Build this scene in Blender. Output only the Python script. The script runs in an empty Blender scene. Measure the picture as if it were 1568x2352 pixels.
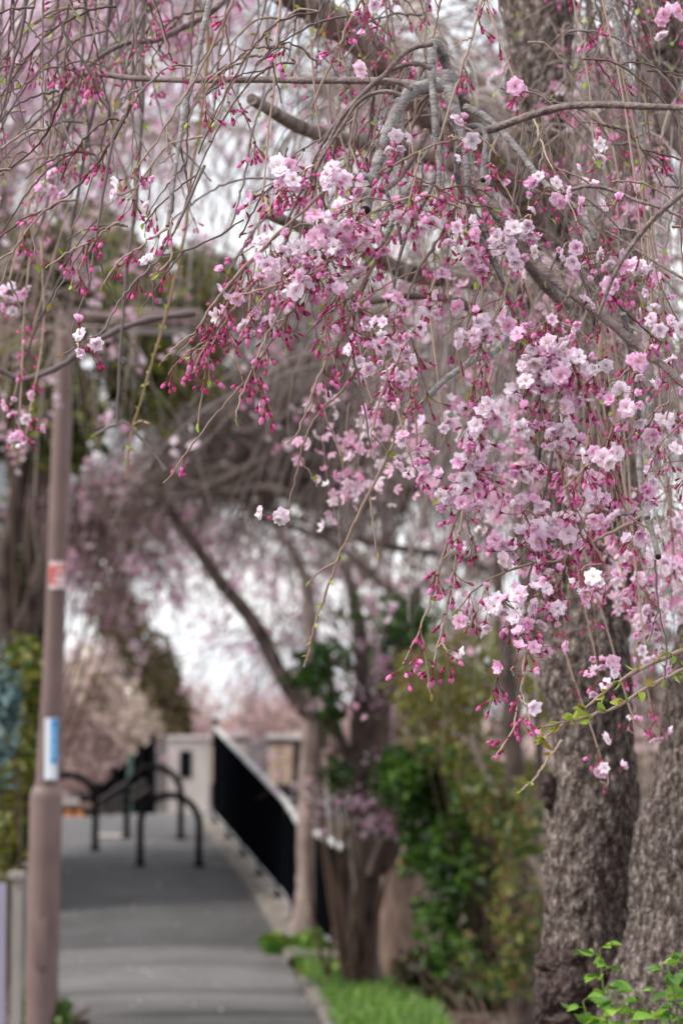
import bpy, math, random
import numpy as np
from mathutils import Vector, Matrix, Quaternion
from mathutils import noise as mnoise

random.seed(11)
rng = np.random.default_rng(11)
scene = bpy.context.scene
COL = scene.collection

# ------------------------------------------------------------------ camera, sky, sun, exposure
F = 5553.0                      # focal length in units of the layout grid (1568 x 2352)
PITCH = math.atan((1640 - 1176) / F)
CAM = np.array([0.0, 0.0, 1.55])
cam_d = bpy.data.cameras.new("camera")
cam = bpy.data.objects.new("camera", cam_d)
COL.objects.link(cam)
cam.location = CAM
cam.rotation_euler = (math.pi / 2 + PITCH, 0, 0)
cam_d.sensor_fit = 'VERTICAL'
cam_d.sensor_height = 36.0
cam_d.sensor_width = 24.0
cam_d.lens = 85.0
cam_d.clip_start = 0.05
cam_d.clip_end = 2000
cam_d.dof.use_dof = True
cam_d.dof.focus_distance = 3.15
cam_d.dof.aperture_fstop = 6.3
scene.camera = cam

world = bpy.data.worlds.new("World")
scene.world = world
world.use_nodes = True
wn = world.node_tree
wn.nodes.clear()
w_out = wn.nodes.new("ShaderNodeOutputWorld")
w_bg = wn.nodes.new("ShaderNodeBackground")
w_sky = wn.nodes.new("ShaderNodeTexSky")
w_sky.sky_type = 'NISHITA'
w_sky.sun_disc = False
w_sky.sun_elevation = math.radians(48)
w_sky.sun_rotation = math.radians(-106)
w_sky.air_density = 1.2
w_sky.dust_density = 3.0
w_hsv = wn.nodes.new("ShaderNodeHueSaturation")       # overcast: a thin even cloud deck takes the blue out
w_hsv.inputs['Saturation'].default_value = 0.22
w_cloud = wn.nodes.new("ShaderNodeMixRGB")
w_cloud.inputs[0].default_value = 0.72
w_tc = wn.nodes.new("ShaderNodeTexCoord")
w_no = wn.nodes.new("ShaderNodeTexNoise"); w_no.inputs['Scale'].default_value = 5.0; w_no.inputs['Detail'].default_value = 4
w_cr = wn.nodes.new("ShaderNodeValToRGB")                # thicker and thinner cloud
w_cr.color_ramp.elements[0].position = 0.30; w_cr.color_ramp.elements[0].color = (.40, .48, .58, 1)
w_cr.color_ramp.elements[1].position = 0.66; w_cr.color_ramp.elements[1].color = (1, 1, 1, 1)
w_sc = wn.nodes.new("ShaderNodeVectorMath"); w_sc.operation = 'SCALE'; w_sc.inputs['Scale'].default_value = 12.4
wn.links.new(w_tc.outputs['Generated'], w_no.inputs[0]); wn.links.new(w_no.outputs[0], w_cr.inputs[0])
wn.links.new(w_cr.outputs[0], w_sc.inputs[0]); wn.links.new(w_sc.outputs[0], w_cloud.inputs[2])
wn.links.new(w_sky.outputs[0], w_hsv.inputs['Color'])
wn.links.new(w_hsv.outputs[0], w_cloud.inputs[1])
wn.links.new(w_cloud.outputs[0], w_bg.inputs[0])
w_bg.inputs[1].default_value = 0.105
wn.links.new(w_bg.outputs[0], w_out.inputs[0])

sun_d = bpy.data.lights.new("sun", 'SUN')
sun_d.energy = 2.0
sun_d.angle = math.radians(11)
sun_d.color = (1.0, 0.96, 0.9)
sun = bpy.data.objects.new("sun", sun_d)
COL.objects.link(sun)
_el, _az = math.radians(48), math.radians(-106)         # from the left, behind the camera's shoulder
_sv = Vector((math.sin(_az) * math.cos(_el), math.cos(_az) * math.cos(_el), math.sin(_el)))
sun.rotation_euler = _sv.to_track_quat('Z', 'Y').to_euler()

scene.view_settings.view_transform = 'Standard'
scene.view_settings.look = 'None'
scene.view_settings.exposure = 0.74
scene.view_settings.gamma = 1.0
scene.view_settings.use_curve_mapping = False
scene.cycles.max_bounces = 8
scene.cycles.transparent_max_bounces = 4

# ------------------------------------------------------------------ helpers
_FWD = np.array([0, math.cos(PITCH), math.sin(PITCH)])
_UP = np.array([0, -math.sin(PITCH), math.cos(PITCH)])
_RT = np.array([1.0, 0, 0])


def P(x, y, D):
    x = np.asarray(x, float); y = np.asarray(y, float); D = np.asarray(D, float)
    return (CAM + D[..., None] * (_FWD + ((x - 784) / F)[..., None] * _RT + ((1176 - y) / F)[..., None] * _UP))


def P3(x, y, D):
    return P(np.array(x), np.array(y), np.array(D))


def sl(*c):
    return tuple((v / 255 / 12.92) if v / 255 <= 0.04045 else ((v / 255 + 0.055) / 1.055) ** 2.4 for v in c)


GY = [-400, 12, 16, 20, 26.5, 28, 45, 70, 140, 900]
GZ = [0, 0, -0.22, -0.28, 0.36, 0.38, 0.38, 0.2, -2.0, -14]


def zg(y):
    return float(np.interp(y, GY, GZ))


def G(x, y):
    """world point where the ground is seen at layout point (x, y)"""
    D = 6.0
    while D < 60:
        p = P3(x, y, D)
        if p[2] <= zg(p[1]):
            return p
        D += 0.02
    return P3(x, y, 28.0)


def PD(x, z, wy):
    """layout point helper: world x for layout x at world depth wy"""
    return (x - 784) / F * wy


class MB:
    def __init__(s):
        s.v = []; s.f = []; s.m = []; s.c = []; s.n = 0

    def add(s, v, f, m=0, c=None):
        v = np.asarray(v, float).reshape(-1, 3)
        f = np.asarray(f, np.int64)
        s.v.append(v); s.f.append(f + s.n)
        s.m.append(np.full(len(f), m, np.int32) if np.isscalar(m) else np.asarray(m, np.int32))
        if c is None:
            c = (1, 1, 1)
        c = np.asarray(c, float)
        if c.ndim == 1:
            c = np.tile(c, (len(v), 1))
        s.c.append(c)
        s.n += len(v)
        return s

    def tube(s, pts, rad, sides=6, m=0, c=None, cap=True):
        pts = np.asarray(pts, float)[None]; rad = np.asarray(rad, float)[None]
        return s.tubes(pts, rad, sides, m, c, cap)

    def tubes(s, Pk, R, sides=4, m=0, c=None, cap=False):
        k, n, _ = Pk.shape
        T = np.gradient(Pk, axis=1)
        T /= np.linalg.norm(T, axis=2, keepdims=True) + 1e-12
        mx = np.abs(T).max(axis=1)
        ref = np.eye(3)[np.argmin(mx, axis=1)][:, None, :]
        A = np.cross(T, np.broadcast_to(ref, T.shape)); A /= np.linalg.norm(A, axis=2, keepdims=True) + 1e-12
        B = np.cross(T, A)
        th = np.linspace(0, 2 * np.pi, sides, endpoint=False)
        V = Pk[:, :, None, :] + R[:, :, None, None] * (A[:, :, None, :] * np.cos(th)[None, None, :, None] + B[:, :, None, :] * np.sin(th)[None, None, :, None])
        idx = np.arange(k * n * sides).reshape(k, n, sides)
        a = idx[:, :-1]; b = idx[:, 1:]
        f = np.stack([a, np.roll(a, -1, 2), np.roll(b, -1, 2), b], -1).reshape(-1, 4)
        cc = None
        if c is not None:
            c = np.asarray(c, float)
            cc = np.repeat(c, n * sides, axis=0) if c.ndim == 2 else c
        s.add(V.reshape(-1, 3), f, m, cc)
        if cap:
            for q in range(k):
                for e in (0, n - 1):
                    ring = V[q, e]
                    ctr = ring.mean(0)
                    vv = np.vstack([ring, ctr])
                    ff = [[i, (i + 1) % sides, sides] for i in range(sides)]
                    s.add(vv, ff, m, None if c is None else (c if np.ndim(c) == 1 else c[q]))
        return s

    def box(s, cx, cy, cz, sx, sy, sz, m=0, c=None, rz=0.0):
        v = np.array([[x, y, z] for x in (-.5, .5) for y in (-.5, .5) for z in (-.5, .5)]) * [sx, sy, sz]
        if rz:
            ca, sa = math.cos(rz), math.sin(rz)
            v = v @ np.array([[ca, sa, 0], [-sa, ca, 0], [0, 0, 1]])
        v = v + [cx, cy, cz]
        f = [[0, 1, 3, 2], [4, 6, 7, 5], [0, 4, 5, 1], [2, 3, 7, 6], [0, 2, 6, 4], [1, 5, 7, 3]]
        return s.add(v, f, m, c)

    def mesh(s, name, mats, smooth=True):
        me = bpy.data.meshes.new(name)
        V = np.concatenate(s.v); C = np.concatenate(s.c)
        lt = np.concatenate([np.full(len(f), f.shape[1], np.int32) for f in s.f])
        lv = np.concatenate([f.reshape(-1) for f in s.f]).astype(np.int32)
        me.vertices.add(len(V)); me.vertices.foreach_set("co", V.astype(np.float32).ravel())
        me.loops.add(len(lv)); me.loops.foreach_set("vertex_index", lv)
        me.polygons.add(len(lt))
        me.polygons.foreach_set("loop_start", np.concatenate([[0], np.cumsum(lt)[:-1]]).astype(np.int32))
        me.polygons.foreach_set("loop_total", lt)
        me.polygons.foreach_set("material_index", np.concatenate(s.m))
        me.polygons.foreach_set("use_smooth", np.full(len(lt), smooth))
        at = me.attributes.new("pig", 'FLOAT_COLOR', 'POINT')
        at.data.foreach_set("color", np.hstack([C, np.ones((len(C), 1))]).astype(np.float32).ravel())
        for m_ in (mats if isinstance(mats, (list, tuple)) else [mats]):
            me.materials.append(m_)
        me.update(calc_edges=True)
        me.validate()
        return me

    def build(s, name, mats, parent=None, smooth=True, kind=None, bevel=0):
        o = bpy.data.objects.new(name, s.mesh(name, mats, smooth))
        return link(o, parent, kind, bevel)


def link(o, parent=None, kind=None, bevel=0):
    COL.objects.link(o)
    if parent is not None:
        o.parent = parent
        if parent.type == 'EMPTY':
            o.matrix_parent_inverse = Matrix.Translation(-parent.location)
    if kind:
        o["kind"] = kind
    if bevel:
        b = o.modifiers.new("bevel", 'BEVEL'); b.width = bevel; b.segments = 2; b.limit_method = 'ANGLE'
    return o


def thing(name, label, cat, loc=(0, 0, 0), group=None):
    o = bpy.data.objects.new(name, None)
    COL.objects.link(o)
    o.location = Vector([float(q) for q in loc])
    o["label"] = label; o["category"] = cat
    if group:
        o["group"] = group
    return o


def spline(pts, per=6):
    p = np.asarray(pts, float)
    if len(p) < 3:
        t = np.linspace(0, 1, per * 2 + 1)[:, None]
        return p[0] * (1 - t) + p[-1] * t
    q = np.vstack([2 * p[0] - p[1], p, 2 * p[-1] - p[-2]])
    out = []
    t = np.linspace(0, 1, per, endpoint=False)[:, None]
    for i in range(1, len(q) - 2):
        a, b, c, d = q[i - 1], q[i], q[i + 1], q[i + 2]
        out.append(0.5 * (2 * b + (c - a) * t + (2 * a - 5 * b + 4 * c - d) * t ** 2 + (3 * b - a - 3 * c + d) * t ** 3))
    out.append(p[-1][None])
    return np.vstack(out)


def unit(v):
    v = np.asarray(v, float)
    return v / (np.linalg.norm(v, axis=-1, keepdims=True) + 1e-12)


# ------------------------------------------------------------------ materials
def new_mat(name):
    m = bpy.data.materials.new(name); m.use_nodes = True
    nt = m.node_tree; nt.nodes.clear()
    out = nt.nodes.new("ShaderNodeOutputMaterial")
    b = nt.nodes.new("ShaderNodeBsdfPrincipled")
    nt.links.new(b.outputs[0], out.inputs[0])
    return m, nt, b, out


def noise_mat(name, c1, c2, scale=20, rough=0.8, bump=0.0, bscale=None, stretch=(1, 1, 1), detail=6, spec=0.3, lo=0.3, hi=0.7, coords='Object', metal=0.0):
    m, nt, b, out = new_mat(name)
    N = nt.nodes.new
    tc = N("ShaderNodeTexCoord"); mp = N("ShaderNodeMapping"); mp.inputs['Scale'].default_value = stretch
    nt.links.new(tc.outputs[coords], mp.inputs[0])
    no = N("ShaderNodeTexNoise"); no.inputs['Scale'].default_value = scale; no.inputs['Detail'].default_value = detail
    nt.links.new(mp.outputs[0], no.inputs[0])
    cr = N("ShaderNodeValToRGB")
    cr.color_ramp.elements[0].position = lo; cr.color_ramp.elements[1].position = hi
    cr.color_ramp.elements[0].color = (*c1, 1); cr.color_ramp.elements[1].color = (*c2, 1)
    nt.links.new(no.outputs[0], cr.inputs[0]); nt.links.new(cr.outputs[0], b.inputs['Base Color'])
    b.inputs['Roughness'].default_value = rough
    b.inputs['Specular IOR Level'].default_value = spec
    b.inputs['Metallic'].default_value = metal
    if bump:
        n2 = N("ShaderNodeTexNoise"); n2.inputs['Scale'].default_value = bscale or scale * 3; n2.inputs['Detail'].default_value = 6
        nt.links.new(mp.outputs[0], n2.inputs[0])
        bp = N("ShaderNodeBump"); bp.inputs['Strength'].default_value = bump; bp.inputs['Distance'].default_value = 0.01
        nt.links.new(n2.outputs[0], bp.inputs['Height']); nt.links.new(bp.outputs[0], b.inputs['Normal'])
    return m


def attr_mat(name, trans=0.0, rough=0.6, jitter=0.12, spec=0.25, mult=None):
    """colour comes from the pigment attribute of each piece; thin pieces let some light through"""
    m, nt, b, out = new_mat(name)
    N = nt.nodes.new
    at = N("ShaderNodeAttribute"); at.attribute_name = "pig"
    oi = N("ShaderNodeObjectInfo")
    hs = N("ShaderNodeHueSaturation")
    mr = N("ShaderNodeMapRange"); mr.inputs[3].default_value = 1 - jitter; mr.inputs[4].default_value = 1 + jitter
    nt.links.new(oi.outputs['Random'], mr.inputs[0]); nt.links.new(mr.outputs[0], hs.inputs['Value'])
    nt.links.new(at.outputs['Color'], hs.inputs['Color'])
    nt.links.new(hs.outputs[0], b.inputs['Base Color'])
    b.inputs['Roughness'].default_value = rough
    b.inputs['Specular IOR Level'].default_value = spec
    if trans:
        tr = N("ShaderNodeBsdfTranslucent"); nt.links.new(hs.outputs[0], tr.inputs[0])
        mx = N("ShaderNodeMixShader"); mx.inputs[0].default_value = trans
        nt.links.new(b.outputs[0], mx.inputs[1]); nt.links.new(tr.outputs[0], mx.inputs[2])
        nt.links.new(mx.outputs[0], out.inputs[0])
    return m


M_PETAL = attr_mat("petal", 0.42, 0.55, 0.07, 0.15)
M_STALK = attr_mat("stalk", 0.0, 0.6, 0.2)
M_LEAF = attr_mat("leaf", 0.35, 0.45, 0.15, 0.35)
M_TWIGS = attr_mat("twig_bark", 0.0, 0.8, 0.18, 0.2)
M_LIMB = noise_mat("limb_bark", sl(96, 90, 90), sl(160, 153, 152), 60, 0.75, 0.6, 160, (1, 1, 1.6), spec=0.25)
M_LIMBR = noise_mat("limb_bark_brown", sl(88, 72, 70), sl(142, 126, 121), 80, 0.6, 0.5, 200, spec=0.35)
M_CUT = noise_mat("cut_wood", sl(30, 24, 22), sl(60, 48, 42), 80, 0.9)
M_DARKB = noise_mat("dark_bark", sl(46, 36, 33), sl(98, 83, 77), 14, 0.9, 0.8, 40, (1, 1, 0.5))
M_GREYB = noise_mat("grey_limb_bark", sl(70, 58, 54), sl(166, 151, 143), 34, 0.9, 1.0, 70, (1, 1, 0.8))
M_PALEB = noise_mat("pale_bark", sl(104, 88, 82), sl(160, 142, 134), 12, 0.9, 0.6, 50, (1, 1, 0.5))
M_BURL = noise_mat("burl_bark", sl(34, 26, 24), sl(98, 82, 77), 45, 0.85, 1.0, 120)


def trunk_mat():
    m, nt, b, out = new_mat("trunk_bark")
    N = nt.nodes.new
    tc = N("ShaderNodeTexCoord"); mp = N("ShaderNodeMapping"); mp.inputs['Scale'].default_value = (1, 1, 0.5)
    nt.links.new(tc.outputs['Object'], mp.inputs[0])
    at = N("ShaderNodeAttribute"); at.attribute_name = "pig"
    n1 = N("ShaderNodeTexNoise"); n1.inputs['Scale'].default_value = 88; n1.inputs['Detail'].default_value = 8; n1.inputs['Roughness'].default_value = 0.65
    nt.links.new(mp.outputs[0], n1.inputs[0])
    n2 = N("ShaderNodeTexNoise"); n2.inputs['Scale'].default_value = 9; n2.inputs['Detail'].default_value = 4
    nt.links.new(tc.outputs['Object'], n2.inputs[0])
    cr = N("ShaderNodeValToRGB")
    e = cr.color_ramp.elements
    e[0].position = 0.36; e[0].color = (*sl(60, 50, 46), 1)
    e[1].position = 0.68; e[1].color = (*sl(178, 164, 155), 1)
    x = e.new(0.5); x.color = (*sl(104, 92, 87), 1)
    nt.links.new(n1.outputs[0], cr.inputs[0])
    mx = N("ShaderNodeMixRGB"); mx.blend_type = 'MULTIPLY'; mx.inputs[0].default_value = 0.3
    c2 = N("ShaderNodeValToRGB"); c2.color_ramp.elements[0].position = 0.35; c2.color_ramp.elements[1].position = 0.62
    c2.color_ramp.elements[0].color = (0.42, 0.38, 0.37, 1); c2.color_ramp.elements[1].color = (1, 1, 1, 1)
    nt.links.new(n2.outputs[0], c2.inputs[0])
    nt.links.new(cr.outputs[0], mx.inputs[1]); nt.links.new(c2.outputs[0], mx.inputs[2])
    nt.links.new(mx.outputs[0], b.inputs['Base Color'])
    b.inputs['Roughness'].default_value = 0.9; b.inputs['Specular IOR Level'].default_value = 0.15
    nz = N("ShaderNodeTexNoise"); nz.inputs['Scale'].default_value = 60
    nt.links.new(mp.outputs[0], nz.inputs[0])
    vm = N("ShaderNodeVectorMath"); vm.operation = 'MULTIPLY_ADD'; vm.inputs[1].default_value = (.012, .012, .012)
    nt.links.new(nz.outputs['Color'], vm.inputs[0]); nt.links.new(mp.outputs[0], vm.inputs[2])
    vo = N("ShaderNodeTexVoronoi"); vo.feature = 'DISTANCE_TO_EDGE'; vo.inputs['Scale'].default_value = 95
    nt.links.new(vm.outputs[0], vo.inputs[0])
    rm = N("ShaderNodeMapRange"); rm.inputs[2].default_value = .22
    nt.links.new(vo.outputs['Distance'], rm.inputs[0])
    sm = N("ShaderNodeMath"); sm.operation = 'MULTIPLY_ADD'; sm.inputs[1].default_value = .6
    nt.links.new(n1.outputs[0], sm.inputs[0]); nt.links.new(rm.outputs[0], sm.inputs[2])
    bp = N("ShaderNodeBump"); bp.inputs['Strength'].default_value = 0.8; bp.inputs['Distance'].default_value = 0.006
    nt.links.new(sm.outputs[0], bp.inputs['Height']); nt.links.new(bp.outputs[0], b.inputs['Normal'])
    return m


M_TRUNK = trunk_mat()
M_POLE = noise_mat("brown_pole_paint", sl(110, 90, 87), sl(131, 109, 105), 5, 0.55, 0.05, 80, spec=0.4)
M_BLACK = noise_mat("black_paint", sl(9, 10, 13), sl(16, 17, 21), 30, 0.7, spec=0.1)
M_SLAT = noise_mat("matt_black_paint", sl(8, 9, 12), sl(14, 15, 18), 30, 0.95, spec=0.0)
M_RAIL = noise_mat("pale_rail_metal", sl(176, 174, 172), sl(198, 196, 193), 30, 0.45, spec=0.4)
M_RAIL2 = noise_mat("grey_rail_metal", sl(120, 117, 118), sl(146, 142, 142), 30, 0.5, spec=0.4)
M_CONC = noise_mat("concrete", sl(98, 90, 84), sl(140, 131, 123), 7, 0.9, 0.3, 60)
M_CONCP = noise_mat("pinkish_concrete", sl(190, 178, 172), sl(210, 199, 193), 4, 0.9, 0.2, 60)
M_CONCD = noise_mat("grey_concrete", sl(108, 102, 102), sl(138, 132, 131), 5, 0.9, 0.3, 60)
M_WOODB = noise_mat("beige_post", sl(168, 142, 118), sl(196, 172, 150), 9, 0.8, 0.2, 60)
M_DARKM = noise_mat("dark_frame", sl(42, 36, 36), sl(66, 58, 58), 12, 0.8)
M_GREEN = noise_mat("green_post", sl(70, 92, 84), sl(92, 114, 104), 12, 0.6)
M_ORANGE = noise_mat("orange_disc", sl(196, 116, 50), sl(222, 140, 70), 40, 0.4)
M_WHITE = noise_mat("white_plate", sl(214, 220, 228), sl(226, 231, 238), 20, 0.4)
M_BLUE = noise_mat("blue_print", sl(70, 150, 210), sl(86, 165, 220), 30, 0.4)
M_LBLUE = noise_mat("pale_blue_print", sl(160, 200, 232), sl(180, 214, 240), 30, 0.4)
M_RED = noise_mat("red_print", sl(196, 70, 66), sl(212, 88, 82), 30, 0.45)
M_PINKW = noise_mat("pinkish_plate", sl(222, 196, 198), sl(232, 208, 210), 20, 0.45)
M_LAV = noise_mat("lavender_panel", sl(146, 142, 160), sl(158, 154, 172), 6, 0.5)
M_POSTW = noise_mat("weathered_post", sl(138, 131, 125), sl(160, 152, 145), 10, 0.8, 0.2, 60, (1, 1, .3))
M_SOIL = noise_mat("soil", sl(70, 58, 50), sl(110, 96, 84), 3, 0.95, 0.6, 30)
M_STUMP = noise_mat("stump_bark", sl(104, 84, 75), sl(150, 126, 114), 12, 0.9, 0.8, 40, (1, 1, .4))
M_STUMPT = noise_mat("stump_cut", sl(150, 112, 90), sl(180, 138, 112), 12, 0.9)
M_HILL = noise_mat("hill_scrub", sl(120, 98, 94), sl(160, 136, 132), 0.6, 0.95)
M_WALLB = noise_mat("grey_wall", sl(140, 146, 148), sl(158, 164, 165), 3, 0.8)


def asphalt():
    m, nt, b, out = new_mat("asphalt")
    N = nt.nodes.new
    geo = N("ShaderNodeNewGeometry"); sx = N("ShaderNodeSeparateXYZ")
    nt.links.new(geo.outputs['Position'], sx.inputs[0])
    n0 = N("ShaderNodeTexNoise"); n0.inputs['Scale'].default_value = 1.1; n0.inputs['Detail'].default_value = 5
    nt.links.new(geo.outputs['Position'], n0.inputs[0])
    ad = N("ShaderNodeMath"); ad.operation = 'MULTIPLY_ADD'; ad.inputs[1].default_value = 0.6
    nt.links.new(n0.outputs[0], ad.inputs[0]); nt.links.new(sx.outputs['Y'], ad.inputs[2])
    mr = N("ShaderNodeMapRange"); mr.inputs[1].default_value = 10; mr.inputs[2].default_value = 28
    nt.links.new(ad.outputs[0], mr.inputs[0])
    cr = N("ShaderNodeValToRGB"); e = cr.color_ramp.elements          # strips of older and newer surfacing across the path
    e[0].position = 0.0; e[0].color = (*sl(76, 74, 72), 1)
    e[1].position = 1.0; e[1].color = (*sl(100, 98, 98), 1)
    for pos, c in ((0.20, (84, 81, 80)), (0.27, (112, 109, 108)), (0.49, (109, 106, 105)), (0.515, (80, 78, 78)), (0.60, (86, 84, 84)), (0.70, (94, 92, 92)), (0.76, (82, 80, 80)), (0.82, (96, 94, 95))):
        x = e.new(pos); x.color = (*sl(*c), 1)
    nt.links.new(mr.outputs[0], cr.inputs[0])
    n1 = N("ShaderNodeTexNoise"); n1.inputs['Scale'].default_value = 140; n1.inputs['Detail'].default_value = 3
    nt.links.new(geo.outputs['Position'], n1.inputs[0])
    mx = N("ShaderNodeMixRGB"); mx.blend_type = 'OVERLAY'; mx.inputs[0].default_value = 0.6
    nt.links.new(cr.outputs[0], mx.inputs[1]); nt.links.new(n1.outputs[0], mx.inputs[2])
    nt.links.new(mx.outputs[0], b.inputs['Base Color'])
    n3 = N("ShaderNodeTexNoise"); n3.inputs['Scale'].default_value = 2.6; n3.inputs['Detail'].default_value = 9; n3.inputs['Roughness'].default_value = .7
    nt.links.new(geo.outputs['Position'], n3.inputs[0])
    c3 = N("ShaderNodeValToRGB"); c3.color_ramp.elements[0].position = .38; c3.color_ramp.elements[1].position = .62        # damp stains and wear
    c3.color_ramp.elements[0].color = (.72, .70, .69, 1); c3.color_ramp.elements[1].color = (1.1, 1.1, 1.1, 1)
    m3 = N("ShaderNodeMixRGB"); m3.blend_type = 'MULTIPLY'; m3.inputs[0].default_value = .8
    nt.links.new(n3.outputs[0], c3.inputs[0]); nt.links.new(mx.outputs[0], m3.inputs[1]); nt.links.new(c3.outputs[0], m3.inputs[2])
    nt.links.new(m3.outputs[0], b.inputs['Base Color'])
    b.inputs['Roughness'].default_value = 0.85; b.inputs['Specular IOR Level'].default_value = 0.2
    bp = N("ShaderNodeBump"); bp.inputs['Strength'].default_value = 0.4; bp.inputs['Distance'].default_value = 0.004
    nt.links.new(n1.outputs[0], bp.inputs['Height']); nt.links.new(bp.outputs[0], b.inputs['Normal'])
    return m


M_ASPH = asphalt()

# ------------------------------------------------------------------ ground, path, kerbs
xs = np.concatenate([[-900, -300, -100, -40, -15], np.linspace(-6, 6, 25), [15, 40, 100, 300, 900]])
ys = np.concatenate([[-300, -60, -10, 0, 4, 8], np.linspace(10, 30, 41), [36, 45, 60, 70, 100, 140, 300, 900]])
X, Y = np.meshgrid(xs, ys)
Z = np.interp(Y, GY, GZ)
Z = Z - 0.012
idx = np.arange(X.size).reshape(X.shape)
gf = np.stack([idx[:-1, :-1], idx[:-1, 1:], idx[1:, 1:], idx[1:, :-1]], -1).reshape(-1, 4)
MB().add(np.stack([X, Y, Z], -1).reshape(-1, 3), gf).build("ground", M_SOIL, kind="structure")


def edge_curve(pts, near_x):
    w = np.array([G(*p) for p in pts])
    o = np.argsort(w[:, 1]); w = w[o]
    yy = np.concatenate([[-12, 4], w[:, 1]]); xx = np.concatenate([[near_x, near_x * 0.6 + w[0, 0] * 0.4], w[:, 0]])
    return yy, xx


LE = edge_curve([(150, 2352), (128, 2200), (112, 2000), (100, 1900)], -1.5)
RE = edge_curve([(735, 2352), (690, 2270), (640, 2150), (600, 2085), (525, 1975), (470, 1898)], 0.25)
yy = np.concatenate([[-12, -4, 4], np.arange(8, 27.6, 0.25)])
lx = np.interp(yy, *LE); rx = np.interp(yy, *RE)
zz = np.interp(yy, GY, GZ) + 0.004
rows = []
for t in np.linspace(0, 1, 7):
    rows.append(np.stack([lx * (1 - t) + rx * t, yy, zz + 0.02 * math.sin(math.pi * t)], -1))
V = np.stack(rows, 1); n0 = len(yy)
ii = np.arange(n0 * 7).reshape(n0, 7)
ff = np.stack([ii[:-1, :-1], ii[:-1, 1:], ii[1:, 1:], ii[1:, :-1]], -1).reshape(-1, 4)
MB().add(V.reshape(-1, 3), ff).build("path", M_ASPH, kind="structure")
# the paved crossing beyond the crest
mb = MB(); mb.box(-2.2, 31.0, 0.372, 6.0, 6.6, 0.02)
mb.build("plaza", M_CONCD, kind="structure")

# concrete strip carrying the railing: from path edge to a little beyond the fence
FN = G(792, 2234); FF = G(494, 1903)
mb = MB()
yy2 = np.arange(13.5, 27.0, 0.3)
FMs = G(655, 2097); fx = np.interp(yy2, [FN[1], FMs[1], FF[1]], [FN[0], FMs[0], FF[0]]); fx = np.where(yy2 < FN[1], FN[0], fx)
r2 = np.interp(yy2, *RE)
z2 = np.interp(yy2, GY, GZ)
sel = yy2 > 17.4
ys_, rs_, fs_, zs_ = yy2[sel], r2[sel], fx[sel] + 0.12, z2[sel]
prof = []
for yv, a, b_, zv in zip(ys_, rs_, fs_, zs_):
    b_ = max(b_, a + 0.1)
    prof.append([[a - 0.02, yv, zv - .05], [a - 0.02, yv, zv + .06], [a + .03, yv, zv + .07], [b_, yv, zv + .075], [b_, yv, zv - .05]])
V = np.array(prof); k = len(V)
ii = np.arange(k * 5).reshape(k, 5)
ff = np.stack([ii[:-1, :-1], ii[:-1, 1:], ii[1:, 1:], ii[1:, :-1]], -1).reshape(-1, 4)
mb.add(V.reshape(-1, 3), ff).build("kerb_strip", M_CONC, kind="structure", smooth=False)
# kerb stones along the near right edge of the path
mb_mesh = None
kp = thing("path_kerb", "pale concrete kerb along the right edge of the path by the grass", "kerb", (0, 12, 0))
mbk = MB(); mbk.box(0, 0, 0, 0.09, 0.58, 0.14)
km = mbk.mesh("kerb_stone", M_CONC, False)
yv = 6.0
while yv < 15.6:
    xa, xb = np.interp([yv, yv + .6], *RE)
    o = bpy.data.objects.new("kerb_stone", km); o.location = ((xa + xb) / 2 + 0.05, yv + .3, zg(yv + .3) - 0.02)
    o.rotation_euler = (math.atan2(zg(yv + .6) - zg(yv), .6), 0, -math.atan2(xb - xa, .6))
    link(o, kp); yv += 0.6

# ------------------------------------------------------------------ street lamp with its plates
pb = np.array([(100 - 784) / F * 11.5, 11.45, 0])
pb[2] = zg(pb[1])
lamp = thing("street_lamp", "tall brown painted lamp post with sleeve and horizontal arm left of the path", "street lamp", pb)


def pole_pt(y, x):
    return P3(x, y, 11.5)


sc = 11.5 / F
low = [pole_pt(2900, 82), pole_pt(2352, 95), pole_pt(1830, 107)]
mb = MB(); mb.tube(spline(low, 8), np.full(17, 37 * sc), 32)
mb.build("base_sleeve", M_POLE, lamp)
mb = MB(); mb.tube([pole_pt(1832, 107), pole_pt(1822, 107.2), pole_pt(1808, 108), pole_pt(1804, 108)], [37 * sc, 36.5 * sc, 31 * sc, 25 * sc], 32)
mb.build("collar", M_POLE, lamp)
up = spline([pole_pt(1815, 108), pole_pt(1500, 125), pole_pt(1000, 142), pole_pt(716, 150)], 8)
mb = MB(); mb.tube(up, np.linspace(27 * sc, 19 * sc, len(up)), 32); mb.build("pole", M_POLE, lamp)
a0, a1 = pole_pt(722, 166), pole_pt(730, 270)
mb = MB(); mb.tube([a0, a1], [12 * sc, 11 * sc], 14); mb.build("arm", M_POLE, lamp)
h0, h1 = pole_pt(731, 262), pole_pt(742, 470)
hc = (h0 + h1) / 2
mb = MB(); mb.box(hc[0], hc[1], hc[2], 205 * sc, 0.16, 44 * sc, 0); ho = mb.build("lamp_head", M_POLE, lamp, bevel=0.015)
mb = MB(); mb.box(hc[0], hc[1], hc[2] - 22 * sc - .004, 150 * sc, 0.11, 0.012, 0); mb.build("diffuser", M_WHITE, ho)
mb = MB()   # inspection hatch
q = pole_pt(2150, 99.8); mb.box(q[0], q[1] - 37 * sc, q[2], 0.06, 0.014, 0.28); mb.build("access_hatch", M_POLE, lamp, bevel=0.002)


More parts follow.
